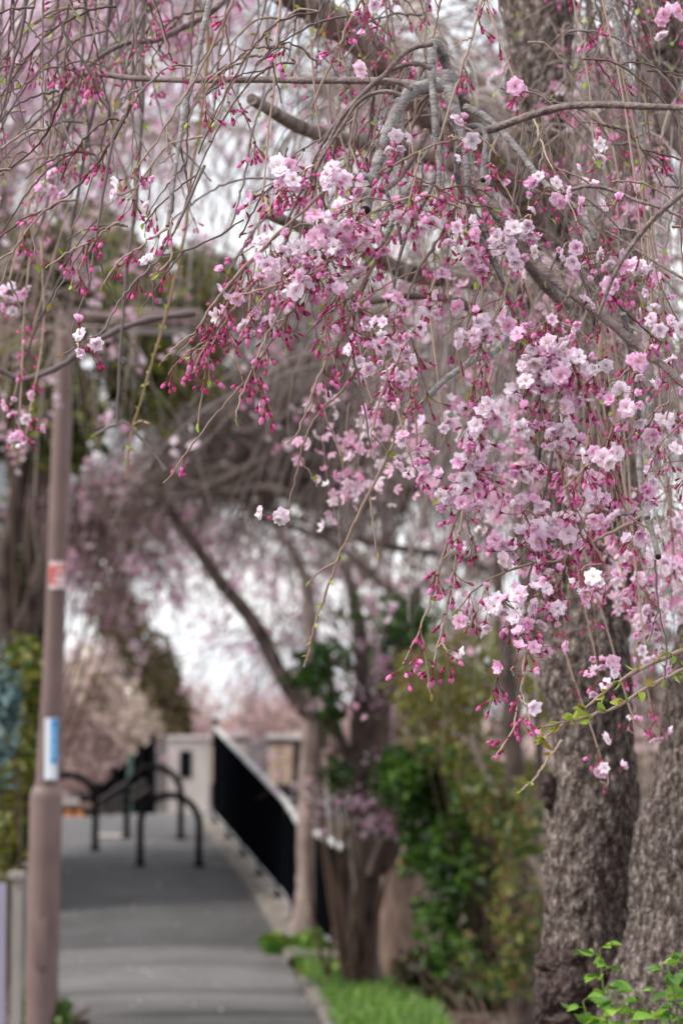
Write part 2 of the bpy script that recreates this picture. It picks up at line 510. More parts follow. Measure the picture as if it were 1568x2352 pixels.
def plate(name, label, x0, x1, y0, y1, D, m, marks, group=None):
    c = P3((x0 + x1) / 2, (y0 + y1) / 2, D)
    t = thing(name, label, "sign", c)
    w = (x1 - x0) * D / F; h = (y1 - y0) * D / F
    nseg = 10                                    # plate bent round the post
    R = 30 * sc
    half = w / 2 / R

    def bent(u0, u1, v0, v1, off):
        a = (np.linspace(u0, u1, nseg + 1) - .5) * 2 * half
        vv = []
        for th in a:
            for rr in (R + off, R + off + .002):
                for v_ in (v0, v1):
                    vv.append([c[0] + math.sin(th) * rr, c[1] + R - math.cos(th) * rr, c[2] + (v_ - .5) * h])
        f = []
        for i in range(nseg):
            b0 = i * 4; b1 = b0 + 4
            f += [[b0 + 2, b1 + 2, b1 + 3, b0 + 3], [b0, b0 + 1, b1 + 1, b1], [b0 + 1, b0 + 3, b1 + 3, b1 + 1], [b0, b1, b1 + 2, b0 + 2]]
        f += [[0, 2, 3, 1], [nseg * 4, nseg * 4 + 1, nseg * 4 + 3, nseg * 4 + 2]]
        return vv, f
    mb = MB(); mb.add(*bent(0, 1, 0, 1, 0)); mb.build("plate", m, t, smooth=False)
    for i, (nm, u0, u1, v0, v1, mm) in enumerate(marks):
        mb = MB(); mb.add(*bent(u0, u1, v0, v1, .003 + .0012 * (nm == 'mark'))); mb.build(nm, mm, t, smooth=False)


plate("pole_sign", "narrow white and blue vertical plate on the brown lamp post above its sleeve", 103, 133, 1650, 1790, 11.5 - 27 * sc - .012, M_WHITE,
      [("print", .46, 1, .26, .985, M_BLUE)] + [("mark", .6, .84, v, v + .035, M_LBLUE) for v in (.36, .42, .5, .56, .66, .7, .78)])
plate("warning_sign", "small red and white plate bent round the lamp post higher up", 114, 151, 1290, 1352, 11.5 - 24 * sc - .012, M_PINKW,
      [("print", .04, .3, .18, .86, M_RED), ("print", .3, .98, .72, .86, M_RED), ("print", .3, .9, .5, .58, M_RED), ("print", .3, .62, .16, .22, M_RED), ("mark", .5, .75, .76, .82, M_PINKW)])

# ------------------------------------------------------------------ hoop bollards
def hoop(xl, yl, xr, yr, top, label):
    a = G(xl, yl); b = G(xr, yr)
    ctr = (a + b) / 2
    t = thing("hoop_bollard", label, "bollard", ctr, "black hoop bollards across the path")
    h = (yl + yr) / 2 - top; h = h * ctr[1] / F
    half = np.linalg.norm((b - a)[:2]) / 2
    ux = unit((b - a) * [1, 1, 0])
    pts = [a + [0, 0, -.05]]
    straight = h - half
    for s_ in np.linspace(0, 1, 4)[1:]:
        pts.append(a + [0, 0, straight * s_])
    for th in np.linspace(math.pi, 0, 17)[1:-1]:
        pts.append(ctr * [1, 1, 0] + [0, 0, (a[2] + b[2]) / 2 + straight] + ux * math.cos(th) * half + np.array([0, 0, math.sin(th) * half]))
    for s_ in np.linspace(1, 0, 4)[:-1]:
        pts.append(b + [0, 0, straight * s_])
    pts.append(b + [0, 0, -.05])
    mb = MB(); mb.tube(spline(pts, 3), np.full(len(spline(pts, 3)), .034), 16); mb.build("hoop", M_BLACK, t)
    for e in (a, b):
        mb = MB(); mb.tube([e + [0, 0, -.02], e + [0, 0, .035], e + [0, 0, .06]], [.062, .058, .038], 16)
        mb.build("base_collar", M_BLACK, t)


hoop(322, 1994, 457, 1994, 1829, "nearest black hoop bollard standing mid path")
hoop(291, 1930, 415, 1930, 1764, "black hoop bollard behind the nearest one towards the gate pillar")
hoop(92, 1958, 219, 1958, 1782, "black hoop bollard partly hidden by the brown lamp post")

# ------------------------------------------------------------------ right hand railing
fence = thing("path_railing", "long black slatted railing with pale top rail along the right of the path", "railing", FN)
fv = FF - FN; L = np.linalg.norm(fv[:2])


FM = G(655, 2097)
_fl = np.array([0, np.linalg.norm((FM - FN)[:2]), np.linalg.norm((FM - FN)[:2]) + np.linalg.norm((FF - FM)[:2])]); _fl = _fl / _fl[-1]


def fpt(s, up=0.0):
    p = np.array([np.interp(s, _fl, [FN[k], FM[k], FF[k]]) for k in range(3)])
    p[2] = zg(p[1]) + 0.075 + up
    return p


def fh(s):
    D = fpt(s)[1]
    return float(np.interp(D, [16, 20, 26], [.74, .86, 1.0]))


yaw = math.atan2(fv[1], fv[0])
mbp = MB(); mbp.box(0, 0, .5, .05, .05, 1.0); pm = mbp.mesh("post", M_SLAT, False)
mbb = MB(); mbb.box(0, 0, .5, .064, .018, 1.0); bm_ = mbb.mesh("slat", M_SLAT, False)
npost = 8
for i in range(npost + 1):
    s = i / npost
    o = bpy.data.objects.new("post", pm); o.location = fpt(s, -.06); o.scale = (1, 1, fh(s) + (.16 if i == npost else .07))
    o.rotation_euler = (0, 0, yaw); link(o, fence)
    mb = MB(); p = fpt(s, .0); mb.box(p[0], p[1], p[2], .12, .1, .02, rz=yaw); mb.build("foot_plate", M_BLACK, fence, smooth=False)
nsl = 152
for i in range(nsl):
    s = (i + .5) / nsl
    o = bpy.data.objects.new("slat", bm_); o.location = fpt(s, .10); o.scale = (1, 1, fh(s) - .13); o.rotation_euler = (0, 0, yaw); link(o, fence)
for i in range(npost):
    s0, s1 = (i + .04) / npost, (i + .96) / npost
    mb = MB(); ss = np.linspace(s0, s1, 8); pts = np.array([fpt(s, fh(s)) for s in ss]); mb.tube(pts, np.full(8, .027), 10); mb.build("top_rail", M_RAIL, fence)
    mb = MB(); pts = np.array([fpt(s, .085) for s in ss]); mb.tube(pts, np.full(8, .02), 8); mb.build("bottom_rail", M_RAIL2, fence)

# ------------------------------------------------------------------ beyond the crest: stair fence, barrier, pillar, bridge parapet
def at(x, y, wy):
    """world point seen at layout (x, y) on the vertical plane Y = wy"""
    d = _FWD + (x - 784) / F * _RT + (1176 - y) / F * _UP
    return CAM + d * (wy - CAM[1]) / d[1]


def face_box(mb, x0, x1, y0, y1, wy, depth, m=0):
    a = at(x0, y1, wy); b = at(x1, y0, wy)
    mb.box((a[0] + b[0]) / 2, wy + depth / 2, (a[2] + b[2]) / 2, b[0] - a[0], depth, b[2] - a[2], m)
    return mb


st = thing("stair_fence", "black stepped picket fence rising to the right beside the stairs", "fence", at(270, 1886, 28.6))
tops = [(189, 1826), (225, 1798), (261, 1762), (298, 1731), (322, 1708), (351, 1685)]
gz = at(200, 1890, 28.6)[2]
for i, (x, y) in enumerate(tops):
    mb = MB(); face_box(mb, x - 7, x + 7, y, 1892, 28.6, .08); mb.build("post", M_GREEN if i == 3 else M_BLACK, st, smooth=False)
for i in range(5):
    (x0, y0), (x1, y1) = tops[i], tops[i + 1]
    nb = 5
    for j in range(nb):
        u = (j + .5) / nb
        xx = x0 + (x1 - x0) * u; w = (x1 - x0) / nb * .6
        mb = MB(); face_box(mb, xx - w, xx + w, y0 + (y1 - y0) * u + 14, 1890, 28.66 + .004 * (j % 2), .02); mb.build("picket", M_SLAT, st, smooth=False)
for (p0, p1, dd) in (((226, 1843), (318, 1779), 28.3), ((228, 1868), (336, 1794), 28.25), ((240, 1880), (345, 1810), 28.2)):
    mb = MB(); mb.tube([at(*p0, dd), at(*p1, dd)], [.03, .03], 8); mb.build("handrail", M_DARKM, st)

br = thing("road_barrier", "low dark barrier box with two round orange spots left of the bollards", "barrier", at(180, 1888, 27.9))
mb = MB(); face_box(mb, 90, 224, 1856, 1890, 27.9, .2); mb.build("body", M_DARKM, br, smooth=False)
mb = MB(); face_box(mb, 88, 226, 1846, 1855.5, 27.88, .24); mb.build("top_board", M_STUMP, br, smooth=False)
for x in (157, 183):
    c = at(x, 1871, 27.88); mb = MB(); mb.tube([c, c - [0, .02, 0]], [.045, .04], 16); mb.build("reflector", M_ORANGE, br)
ks = thing("kerb_block", "long pale kerb block lying beyond the bollards by the dark barrier", "kerb", at(180, 1903, 27.2))
mb = MB(); face_box(mb, 60, 228, 1893, 1908, 27.2, .25); mb.build("block", M_CONCP, ks, smooth=False, bevel=.01)
mb = MB(); p = G(262, 1918); mb.box(p[0], p[1], p[2] + .004, .38, .7, .02); o = mb.build("drain_cover", M_CONCP, None, smooth=False)
o["label"] = "pale flat slab set in the asphalt between the hoop bollards"; o["category"] = "slab"

gp = thing("gate_pillar", "pale square pillar with a narrow dark slot beyond the bollards", "pillar", at(432, 1888, 29))
mb = MB(); face_box(mb, 384, 478, 1698, 1905, 29, .55); mb.build("shaft", M_CONCP, gp, smooth=False, bevel=.01)
mb = MB(); face_box(mb, 381, 481, 1690, 1697.8, 28.97, .61); mb.build("cap", M_CONCP, gp, smooth=False)
mb = MB(); face_box(mb, 413, 440, 1724, 1786, 28.985, .02); mb.build("slot_plate", M_BLACK, gp, smooth=False)
mb = MB(); face_box(mb, 354, 383.5, 1702, 1890, 29.1, .3); mb.build("dark_side_face", M_CONCD, gp, smooth=False)  # pillar's left side face, its darker shading put into the grey colour

bp_ = thing("bridge_parapet", "concrete bridge parapet with square pillars and beige posts behind the black railing", "parapet", at(590, 1870, 30.5))
for (x0, x1, y0, y1, dep, nm, mm) in ((514, 566, 1679, 1692, .4, "coping", M_CONCP), (612, 700, 1684, 1697, .4, "coping", M_CONCP),
                                      (566.5, 611.5, 1690, 1850, .35, "pillar", M_CONCD), (672, 693, 1698, 1850, .3, "pillar", M_DARKM),
                                      (480, 500, 1700, 1850, .1, "back_panel", M_DARKM), (500, 566, 1693, 1705, .2, "beam", M_DARKM),
                                      (612, 671, 1698, 1712, .2, "beam", M_DARKM), (620, 637, 1713, 1802, .12, "post", M_WOODB), (646, 670, 1713, 1802, .12, "post", M_WOODB),
                                      (484, 495, 1712, 1800, .09, "post", M_WOODB), (526, 540, 1706, 1802, .12, "post", M_WOODB),
                                      (480, 671, 1803, 1850, .25, "lower_beam", M_DARKM), (380, 720, 1851, 1905, .5, "base", M_CONC)):
    mb = MB(); face_box(mb, x0, x1, y0, y1, 30.4 - (.06 if nm == "post" else 0) + (.1 if nm == "back_panel" else 0), dep); mb.build(nm, mm, bp_, smooth=False)

# low house roof far off
hs = thing("far_house", "low distant house with a brown hipped roof beyond the parapet", "house", at(555, 1690, 75))
mb = MB(); face_box(mb, 470, 640, 1672, 1745, 75, 4); mb.build("wall", M_CONCP, hs, smooth=False)
mb = MB(); a = at(458, 1674, 74.6); b = at(652, 1674, 74.6); c = at(530, 1646, 77); d = at(580, 1646, 77)
e = a + [0, 5, 0]; f_ = b + [0, 5, 0]
mb.add([a, b, d, c, e, f_], [[0, 1, 2, 3], [5, 4, 3, 2]]); mb.add([a, c, e, b, f_, d], [[0, 1, 2], [3, 4, 5]]); mb.build("roof", M_STUMPT, hs, smooth=False)

# ------------------------------------------------------------------ left edge: posts, panel
pp = thing("wall_post", "weathered beige square post at the left edge behind the lamp post", "post", at(36, 2500, 10.2))
mb = MB(); face_box(mb, 22, 50, 2020, 2630, 10.2, .06); mb.build("shaft", M_POSTW, pp, smooth=False)
mb = MB(); face_box(mb, 19, 53, 2004, 2019.5, 10.18, .1); mb.build("cap", M_POSTW, pp, smooth=False)
mb = MB(); face_box(mb, -70, 15, 2030, 2630, 10.22, .03); mb.build("panel", M_LAV, pp, smooth=False)
p2 = thing("fence_post", "thin grey post standing just left of the lamp post", "post", at(64, 2400, 11.9))
mb = MB(); face_box(mb, 52, 76, 1990, 2420, 11.9, .08); mb.build("shaft", M_CONCD, p2, smooth=False)
mb = MB(); face_box(mb, 50, 78, 1984, 1989.7, 11.88, .12); mb.build("cap", M_CONC, p2, smooth=False)
gw = thing("building", "pale grey building wall showing at the far left edge behind the trees", "building", at(-60, 1700, 21))
mb = MB(); face_box(mb, -260, 14, 960, 2230, 21, 3); mb.build("wall", M_WALLB, gw, smooth=False)
mb = MB(); face_box(mb, -262, 17, 950, 960, 20.9, 3.2); mb.build("roof_edge", M_DARKM, gw, smooth=False)

# ------------------------------------------------------------------ generators for plants
def droop(starts, dirs, lengths, n, grav, wob, rs):
    k = len(starts)
    Pk = np.zeros((k, n, 3)); Pk[:, 0] = starts
    d = unit(dirs)
    step = (lengths / (n - 1))[:, None]
    g = np.asarray(grav, float)
    g = g[:, None] if g.ndim else g
    for i in range(1, n):
        d = unit(d + g * np.array([0, 0, -1.0]) + rs.normal(0, wob, (k, 3)))
        Pk[:, i] = Pk[:, i - 1] + d * step
    return Pk


def ell_points(ells, n, rs, top=None):
    """random points in ellipses (cx, cy, rx, ry, D, thickness m, weight)"""
    w = np.array([e[6] for e in ells], float); w /= w.sum()
    ch = rs.choice(len(ells), n, p=w)
    E = np.array([e[:6] for e in ells])[ch]
    u = unit(rs.normal(size=(n, 3))) * (rs.random((n, 1)) ** 0.4)
    if top is not None:
        u[:, 1] = -np.abs(u[:, 1]) * top + (1 - top) * u[:, 1]
    D = E[:, 4] + u[:, 2] * E[:, 5]
    return P(E[:, 0] + u[:, 0] * E[:, 2], E[:, 1] + u[:, 1] * E[:, 3], D), E, ch


def pal(colors, n, rs, jit=0.12):
    c = np.array([sl(*q) for q in colors])[rs.integers(0, len(colors), n)]
    return np.clip(c * (1 + rs.normal(0, jit, (n, 1))), 0, 1)


def leaves(mb, pts, size, colors, rs, elong=1.7, jit=0.15, droopy=0.3):
    n = len(pts)
    a = unit(rs.normal(size=(n, 3)) + [0, 0, -droopy])
    b = unit(np.cross(a, rs.normal(size=(n, 3))))
    nn = np.cross(a, b)
    s = size * (0.6 + 0.8 * rs.random((n, 1)))
    V = np.stack([pts - a * s * .1, pts + a * s * .45 + b * s / elong * .5 + nn * s * .1, pts + a * s, pts + a * s * .45 - b * s / elong * .5 + nn * s * .1], 1)
    i = np.arange(n)[:, None] * 4
    f = np.concatenate([i + [0, 1, 2], i + [0, 2, 3]])
    c = np.repeat(pal(colors, n, rs, jit), 4, axis=0)
    mb.add(V.reshape(-1, 3), f, 0, c)


def clumpy(pts, freq, thr, rs):
    keep = np.array([mnoise.noise(Vector(p * freq)) for p in pts]) > thr
    return pts[keep]


def lowflowers(mb, pts, size, colors, rs, jit=.08):
    """five-petal small flowers for the blurred crowns"""
    n = len(pts)
    ax = unit(rs.normal(size=(n, 3)) + [0, -.5, -.3])
    b = unit(np.cross(ax, rs.normal(size=(n, 3)))); c_ = np.cross(ax, b)
    s = size * (.7 + .6 * rs.random(n))
    Vs = [pts]
    for k in range(5):
        for dth, rr, lift in ((-.5, .75, .1), (0, 1.0, .28), (.5, .75, .1)):
            th = 2 * math.pi * k / 5 + dth
            Vs.append(pts + (b * math.cos(th) + c_ * math.sin(th)) * (s * rr * .5)[:, None] + ax * (s * lift)[:, None])
    V = np.stack(Vs, 1)
    i = np.arange(n)[:, None] * 16
    f = np.concatenate([i + [0, 1 + 3 * k, 2 + 3 * k, 3 + 3 * k] for k in range(5)])
    mb.add(V.reshape(-1, 3), f, 0, np.repeat(pal(colors, n, rs, jit), 16, axis=0))


PINKS = [(236, 190, 214), (226, 160, 196), (240, 208, 224), (214, 136, 178), (232, 176, 208)]
PINKP = [(246, 214, 230), (240, 192, 216), (250, 230, 240), (232, 166, 200)]
DUSTY = [(206, 180, 174), (198, 160, 162), (216, 194, 188), (186, 164, 154)]
GREYTW = [(122, 108, 106), (104, 92, 92), (138, 122, 118), (92, 80, 80)]


def crown(parent, ells, ntw, length, width, nclump, seed, colors=PINKS, twc=GREYTW, grav=.22, per=6, fsize=.035, spread=.05, lean=(0, 0, 0), n=10, up=.25):
    rs = np.random.default_rng(seed)
    st_, E, _ = ell_points(ells, ntw, rs, .55)
    dirs = rs.normal(size=(ntw, 3)) * [1, 1, .35] + [0, 0, up] + np.array(lean)
    ln = length * (.5 + rs.random(ntw))
    Pk = droop(st_, dirs, ln, n, grav * (.5 + rs.random(ntw)), .12, rs)
    R = (width * (.5 + .9 * rs.random((ntw, 1)))) * np.linspace(1, .35, n)[None]
    mb = MB(); mb.tubes(Pk, R, 3, 0, pal(twc, ntw, rs, .15))
    mb.build("twigs", M_TWIGS, parent, kind="stuff")
    if nclump:
        i = rs.integers(0, ntw, nclump); j = rs.integers(n // 3, n, nclump)
        ctr = Pk[i, j]
        pts = np.repeat(ctr, per, axis=0) + rs.normal(0, spread, (nclump * per, 3))
        mb = MB(); lowflowers(mb, pts, fsize, colors, rs)
        mb.build("blossoms", M_PETAL, parent, kind="stuff")
    return Pk


def limb(parent, pts, D, w0, w1, mat, name="limb", per=6, sides=14, wob=.04, seed=0, sag=0):
    """pts in layout coordinates; D scalar or (near, far); widths in layout units"""
    p = np.asarray(pts, float)
    D = np.linspace(D[0], D[1], len(p)) if isinstance(D, (tuple, list)) else np.full(len(p), float(D))
    w = spline(P(p[:, 0], p[:, 1], D), per)
    dd = np.linspace(D[0], D[-1], len(w))
    rs = np.random.default_rng(seed + int(abs(p[0, 0]) * 7 + p[0, 1]) % 9973)
    w0_ = np.linspace(0, 1, len(w))
    if isinstance(w0, (list, tuple)):
        wd = np.interp(w0_, np.linspace(0, 1, len(w0)), w0)
    else:
        wd = w0 + (w1 - w0) * w0_
    r = wd * .5 * dd / F * (1 + rs.normal(0, wob, len(w)))
    mb = MB(); mb.tube(w, r, sides)
    return mb.build(name, mat, parent)


def bush(name, label, cat, ells, n, size, colors, seed, stem=(14, .014), freq=None, thr=-.1, group=None, elong=1.7, base=None):
    rs = np.random.default_rng(seed)
    e0 = ells[0]
    t = thing(name, label, cat, base if base is not None else P3(e0[0], e0[1] + e0[3], e0[4]), group)
    pts, _, _ = ell_points(ells, n, rs)
    if freq:
        pts = clumpy(pts, freq, thr, rs)
    mb = MB(); leaves(mb, pts, size, colors, rs, elong)
    mb.build("foliage", M_LEAF, t, kind="stuff")
    # woody stems inside the foliage
    k = stem[0]
    a, _, _ = ell_points(ells, k, rs)
    bs = np.array(t.location)[None] + rs.normal(0, .08, (k, 3)) * [1, 1, 0]
    mid = (a + bs) / 2 + rs.normal(0, .1, (k, 3))
    tt = np.linspace(0, 1, 8)[None, :, None]
    Pk = bs[:, None] * (1 - tt) ** 2 + 2 * mid[:, None] * tt * (1 - tt) + a[:, None] * tt ** 2
    mb = MB(); mb.tubes(Pk, np.linspace(stem[1], stem[1] * .35, 8)[None].repeat(k, 0), 5, 0, pal([(84, 66, 58), (100, 80, 70)], k, rs))
    mb.build("stems", M_TWIGS, t, kind="stuff")
    return t


# ------------------------------------------------------------------ hills
hill = MB()
xs_ = np.linspace(-60, 60, 60); ys_ = np.linspace(48, 130, 30)
X, Y = np.meshgrid(xs_, ys_)
Z = -.4 + 4.2 * np.exp(-((X + 22) / 14) ** 2 - ((Y - 90) / 22) ** 2) + 3.0 * np.exp(-((X - 20) / 16) ** 2 - ((Y - 95) / 22) ** 2) + .5 * np.sin(X * .7) * np.sin(Y * .3)
ii = np.arange(X.size).reshape(X.shape)
hill.add(np.stack([X, Y, Z], -1).reshape(-1, 3), np.stack([ii[:-1, :-1], ii[:-1, 1:], ii[1:, 1:], ii[1:, :-1]], -1).reshape(-1, 4))
hill.build("hills", M_HILL, kind="structure")

# ------------------------------------------------------------------ background plants, far to near
def plain_tree(name, label, cat, base, group=None):
    return thing(name, label, cat, base, group)


# dusty pink scrub on the slope beyond the crest, left
for (lab, e, sd, cols) in (
        ("dusty pink flowering shrub on the slope behind the dark barrier", [(190, 1760, 110, 120, 38, 2, 1), (260, 1700, 110, 90, 39, 2, 1)], 101, DUSTY),
        ("wide brownish pink flowering bush behind the stepped fence", [(330, 1750, 110, 120, 42, 2, 1), (400, 1690, 70, 70, 43, 2, .6)], 102, DUSTY),
        ("pink cherry bush low behind the lamp post sleeve", [(120, 1640, 100, 130, 36, 2, 1), (150, 1830, 100, 60, 36, 2, .6)], 103, DUSTY),
        ("dull pink bush beyond the bridge parapet", [(680, 1690, 90, 60, 46, 2, 1), (600, 1670, 60, 30, 47, 2, .4), (760, 1750, 90, 110, 45, 2, 1)], 104, DUSTY),
        ("greyish pink bush behind the trees right of the railing", [(860, 1800, 110, 130, 40, 2, 1), (960, 1750, 90, 130, 40, 2, 1)], 105, DUSTY)):
    b = P3(e[0][0], e[0][1] + e[0][3], e[0][4]); b[2] = min(b[2], zg(b[1]) + .3)
    t = thing("flowering_shrub", lab, "shrub", b, "pink flowering shrubs on the far slope")
    crown(t, e, 650, .9, .011, 750, sd, cols, [(150, 126, 122), (132, 108, 106), (164, 142, 138)], grav=.05, fsize=.10, spread=.16, per=5, up=.6)

mg = bush("magnolia_tree", "pale cream flowering tree on the left beyond the barrier", "tree", [(220, 1530, 60, 70, 31, 1, 1), (270, 1610, 80, 60, 31, 1, 1), (320, 1690, 60, 60, 31, 1, .8)], 1700, .13,
          [(214, 198, 178), (224, 210, 192), (200, 180, 164), (190, 164, 154), (206, 176, 172)], 110, freq=1.8, thr=.08)
bush("conifer_tree", "drooping olive brown conifer hanging left of the sky gap", "tree", [(300, 1470, 70, 110, 33, 1.2, 1), (360, 1560, 60, 100, 33, 1.2, 1), (400, 1640, 40, 70, 33, 1, .7), (260, 1400, 60, 70, 33, 1, .5)], 3600, .17,
     [(92, 84, 48), (116, 102, 62), (74, 70, 42), (128, 108, 78)], 111, freq=1.5, thr=-.12, elong=3.2, base=P3(330, 1890, 33))

# evergreen masses behind, upper left
bush("evergreen_tree", "dark olive evergreen tree behind the lamp post top", "tree", [(50, 760, 120, 260, 14.6, .9, 1), (190, 640, 150, 180, 14.8, .9, .9), (120, 960, 120, 150, 14.6, .9, .8), (320, 780, 110, 180, 15, .9, .6)], 15000, .085,
     [(104, 112, 40), (76, 86, 32), (128, 130, 58), (44, 50, 30), (64, 62, 54), (140, 138, 74)], 112, freq=1.5, thr=-.08, base=P3(40, 2240, 14.9))
bush("evergreen_tree", "mossy green evergreen tree right of the lamp arm", "tree", [(440, 700, 130, 150, 16.5, 1, .7), (400, 880, 130, 170, 16.5, 1, 1.0)], 4200, .085,
     [(126, 124, 62), (98, 100, 48), (148, 140, 82), (82, 84, 50)], 113, stem=(5, .012), freq=1.4, thr=.08, base=P3(-70, 2170, 17.0))

# left: dark leaning trunks with ivy
lt = thing("ivy_clad_tree", "dark leaning tree with ivy at the left edge behind the lamp post", "tree", at(20, 2200, 14.5))
limb(lt, [(10, 2250), (30, 1900), (45, 1600), (60, 1450), (105, 1300), (130, 1180), (150, 1050), (170, 900)], 14.5, 78, 26, M_DARKB, "trunk")
limb(lt, [(40, 1640), (20, 1450), (12, 1300), (40, 1150), (55, 1000), (40, 850)], 14.6, 60, 26, M_DARKB, "limb")
limb(lt, [(60, 1450), (75, 1330), (70, 1220), (95, 1080)], 14.8, 36, 14, M_DARKB, "limb")
rs = np.random.default_rng(120)
pts, _, _ = ell_points([(30, 1400, 70, 160, 15.2, .5, 1), (60, 1150, 80, 160, 15.6, .5, .8), (20, 1560, 60, 80, 15, .4, .5), (60, 960, 90, 130, 15.8, .5, .6)], 4600, rs)
pts = clumpy(pts, 1.6, -.08, rs)
mb = MB(); leaves(mb, pts, .085, [(44, 52, 30), (62, 74, 36), (34, 38, 26), (84, 92, 60), (52, 50, 44)], rs); mb.build("ivy_leaves", M_LEAF, lt, kind="stuff")

bush("yellow_green_hedge", "yellow green hedge at the left edge behind the lamp post", "hedge", [(30, 1800, 60, 120, 12.6, .25, 1), (36, 1930, 48, 95, 12.6, .25, 1), (80, 1700, 34, 120, 12.8, .2, .6), (60, 1540, 50, 90, 12.8, .25, .5)], 5200, .05,
     [(112, 114, 30), (138, 136, 52), (84, 88, 24), (160, 156, 96), (60, 64, 22), (70, 100, 40)], 121, stem=(8, .006), freq=5, thr=-.3, base=P3(35, 2330, 12.6))
bush("blue_spruce", "blue green fluffy conifer at the left edge", "shrub", [(4, 1580, 40, 90, 11.9, .14, 1), (16, 1670, 34, 80, 11.9, .14, 1), (0, 1760, 30, 60, 11.9, .12, .6)], 800, .07,
     [(112, 140, 144), (84, 110, 112), (146, 172, 174), (70, 90, 88), (48, 58, 52)], 122, stem=(5, .006), freq=7, thr=.0, elong=3.2, base=P3(8, 2330, 11.9))

# far weeping cherries seen between (pink haze upper left, mid left, around the sky gap)
fc = thing("weeping_cherry", "far pink weeping cherry behind the lamp post at mid height left", "tree", at(200, 1890, 24))
crown(fc, [(220, 1250, 110, 220, 22, 1.2, 1), (320, 1180, 140, 160, 22.5, 1.2, .9), (150, 1120, 80, 120, 22, 1, .4)], 620, 1.0, .009, 760, 130, PINKP, [(128, 110, 104), (140, 120, 112), (108, 94, 88)], per=6, fsize=.055, spread=.06)
fc2 = thing("weeping_cherry", "pale pink weeping cherry veiling the sky gap over the bollards", "tree", at(640, 1860, 26.8))
crown(fc2, [(640, 1300, 150, 170, 25, 1.2, 1), (520, 1250, 110, 120, 25, 1.2, .7), (620, 1480, 110, 120, 25.5, 1, .5), (720, 1420, 90, 200, 25, 1, .8)], 430, 1.4, .006, 260, 131, PINKS, [(126, 108, 108), (146, 128, 128)], per=5, fsize=.05, spread=.06)
fc3 = thing("weeping_cherry", "lilac pink weeping cherry crown filling the upper left corner", "tree", at(-60, 2240, 17))
limb(fc3, [(-60, 2300), (-50, 1600), (-30, 900), (40, 300), (140, 0), (260, -260)], 17, 60, 22, M_DARKB, "trunk")
crown(fc3, [(50, 120, 130, 220, 16, 1.3, 1), (230, 60, 160, 150, 16.5, 1.3, .75), (420, 10, 190, 130, 17, 1.3, .45), (10, 360, 60, 120, 16, 1, .3), (200, 260, 180, 90, 16.5, 1.2, .3)], 560, .9, .006, 760, 132,
      [(236, 190, 222), (242, 208, 232), (226, 168, 206), (246, 222, 238)], [(140, 124, 126), (158, 142, 142)], per=6, fsize=.05, spread=.06)

vt = thing("weeping_cherry", "half bare weeping cherry hanging before the evergreens left of the lamp arm", "tree", [-2.6, 10.4, 0])
limb(vt, [(-480, 2500), (-470, 1500), (-420, 600), (-260, 60), (0, -160), (300, -260)], 10.4, 90, 36, M_DARKB, "trunk")
crown(vt, [(150, 400, 230, 300, 9.4, .9, 1), (420, 300, 220, 260, 9.4, .9, .9), (120, 760, 160, 220, 9.4, .8, .5), (560, 60, 200, 160, 9.4, .8, .5)], 400, .8, .0032, 170, 152, PINKP, [(150, 136, 130), (166, 152, 144), (126, 112, 106), (134, 112, 102)], grav=.28, per=5, fsize=.03, spread=.025, n=12, lean=(-.4, 0, 0))

# the bare grey-brown twig thicket in the middle distance
bt = thing("bare_tree", "grey brown thicket of bare weeping twigs over the middle of the path", "tree", G(705, 2146))
crown(bt, [(560, 900, 260, 180, 20, 1.6, 1), (760, 1000, 260, 160, 20, 1.6, 1.0), (420, 980, 160, 130, 20.5, 1.4, .35), (980, 1120, 170, 280, 19, 1.4, 1.0), (900, 820, 230, 200, 20, 1.6, .9), (620, 720, 240, 140, 21, 1.6, .8), (600, 1090, 250, 70, 20, 1.2, .9), (340, 930, 120, 110, 21, 1, .12)],
      3500, 1.0, .0085, 240, 140, [(240, 214, 226), (228, 180, 204), (236, 226, 230)], [(132, 120, 115), (116, 104, 101), (148, 134, 127), (102, 91, 88), (138, 118, 108)], grav=.16, per=4, fsize=.045, spread=.05)
limb(bt, [(706, 2185), (712, 2090), (716, 2000), (714, 1850), (716, 1740), (718, 1660)], 18.7, [100, 74, 66, 60, 48], 0, M_PALEB, "trunk")
limb(bt, [(735, 1720), (720, 1650), (690, 1615), (640, 1540), (600, 1460), (560, 1400), (500, 1330), (455, 1262), (410, 1200), (360, 1130)], 18.7, 46, 22, M_DARKB)
limb(bt, [(718, 1680), (712, 1560), (716, 1450), (700, 1330), (660, 1240)], 18.7, 40, 20, M_PALEB)
for i, pts in enumerate(([(980, 1420), (900, 1360), (840, 1310), (770, 1250), (690, 1215), (600, 1190)], [(1150, 1320), (1050, 1280), (960, 1265), (860, 1250), (760, 1215), (680, 1190), (560, 1150)],
                         [(1000, 1130), (900, 1100), (800, 1075), (700, 1050), (600, 1010), (520, 985)], [(700, 1160), (620, 1120), (540, 1130), (440, 1110), (380, 1080)], [(620, 1050), (520, 1100), (430, 1140), (330, 1130)], [(560, 1000), (650, 960), (760, 930), (860, 940)])):
    limb(bt, pts, (17.5, 19.5), 24, 11, M_DARKB)

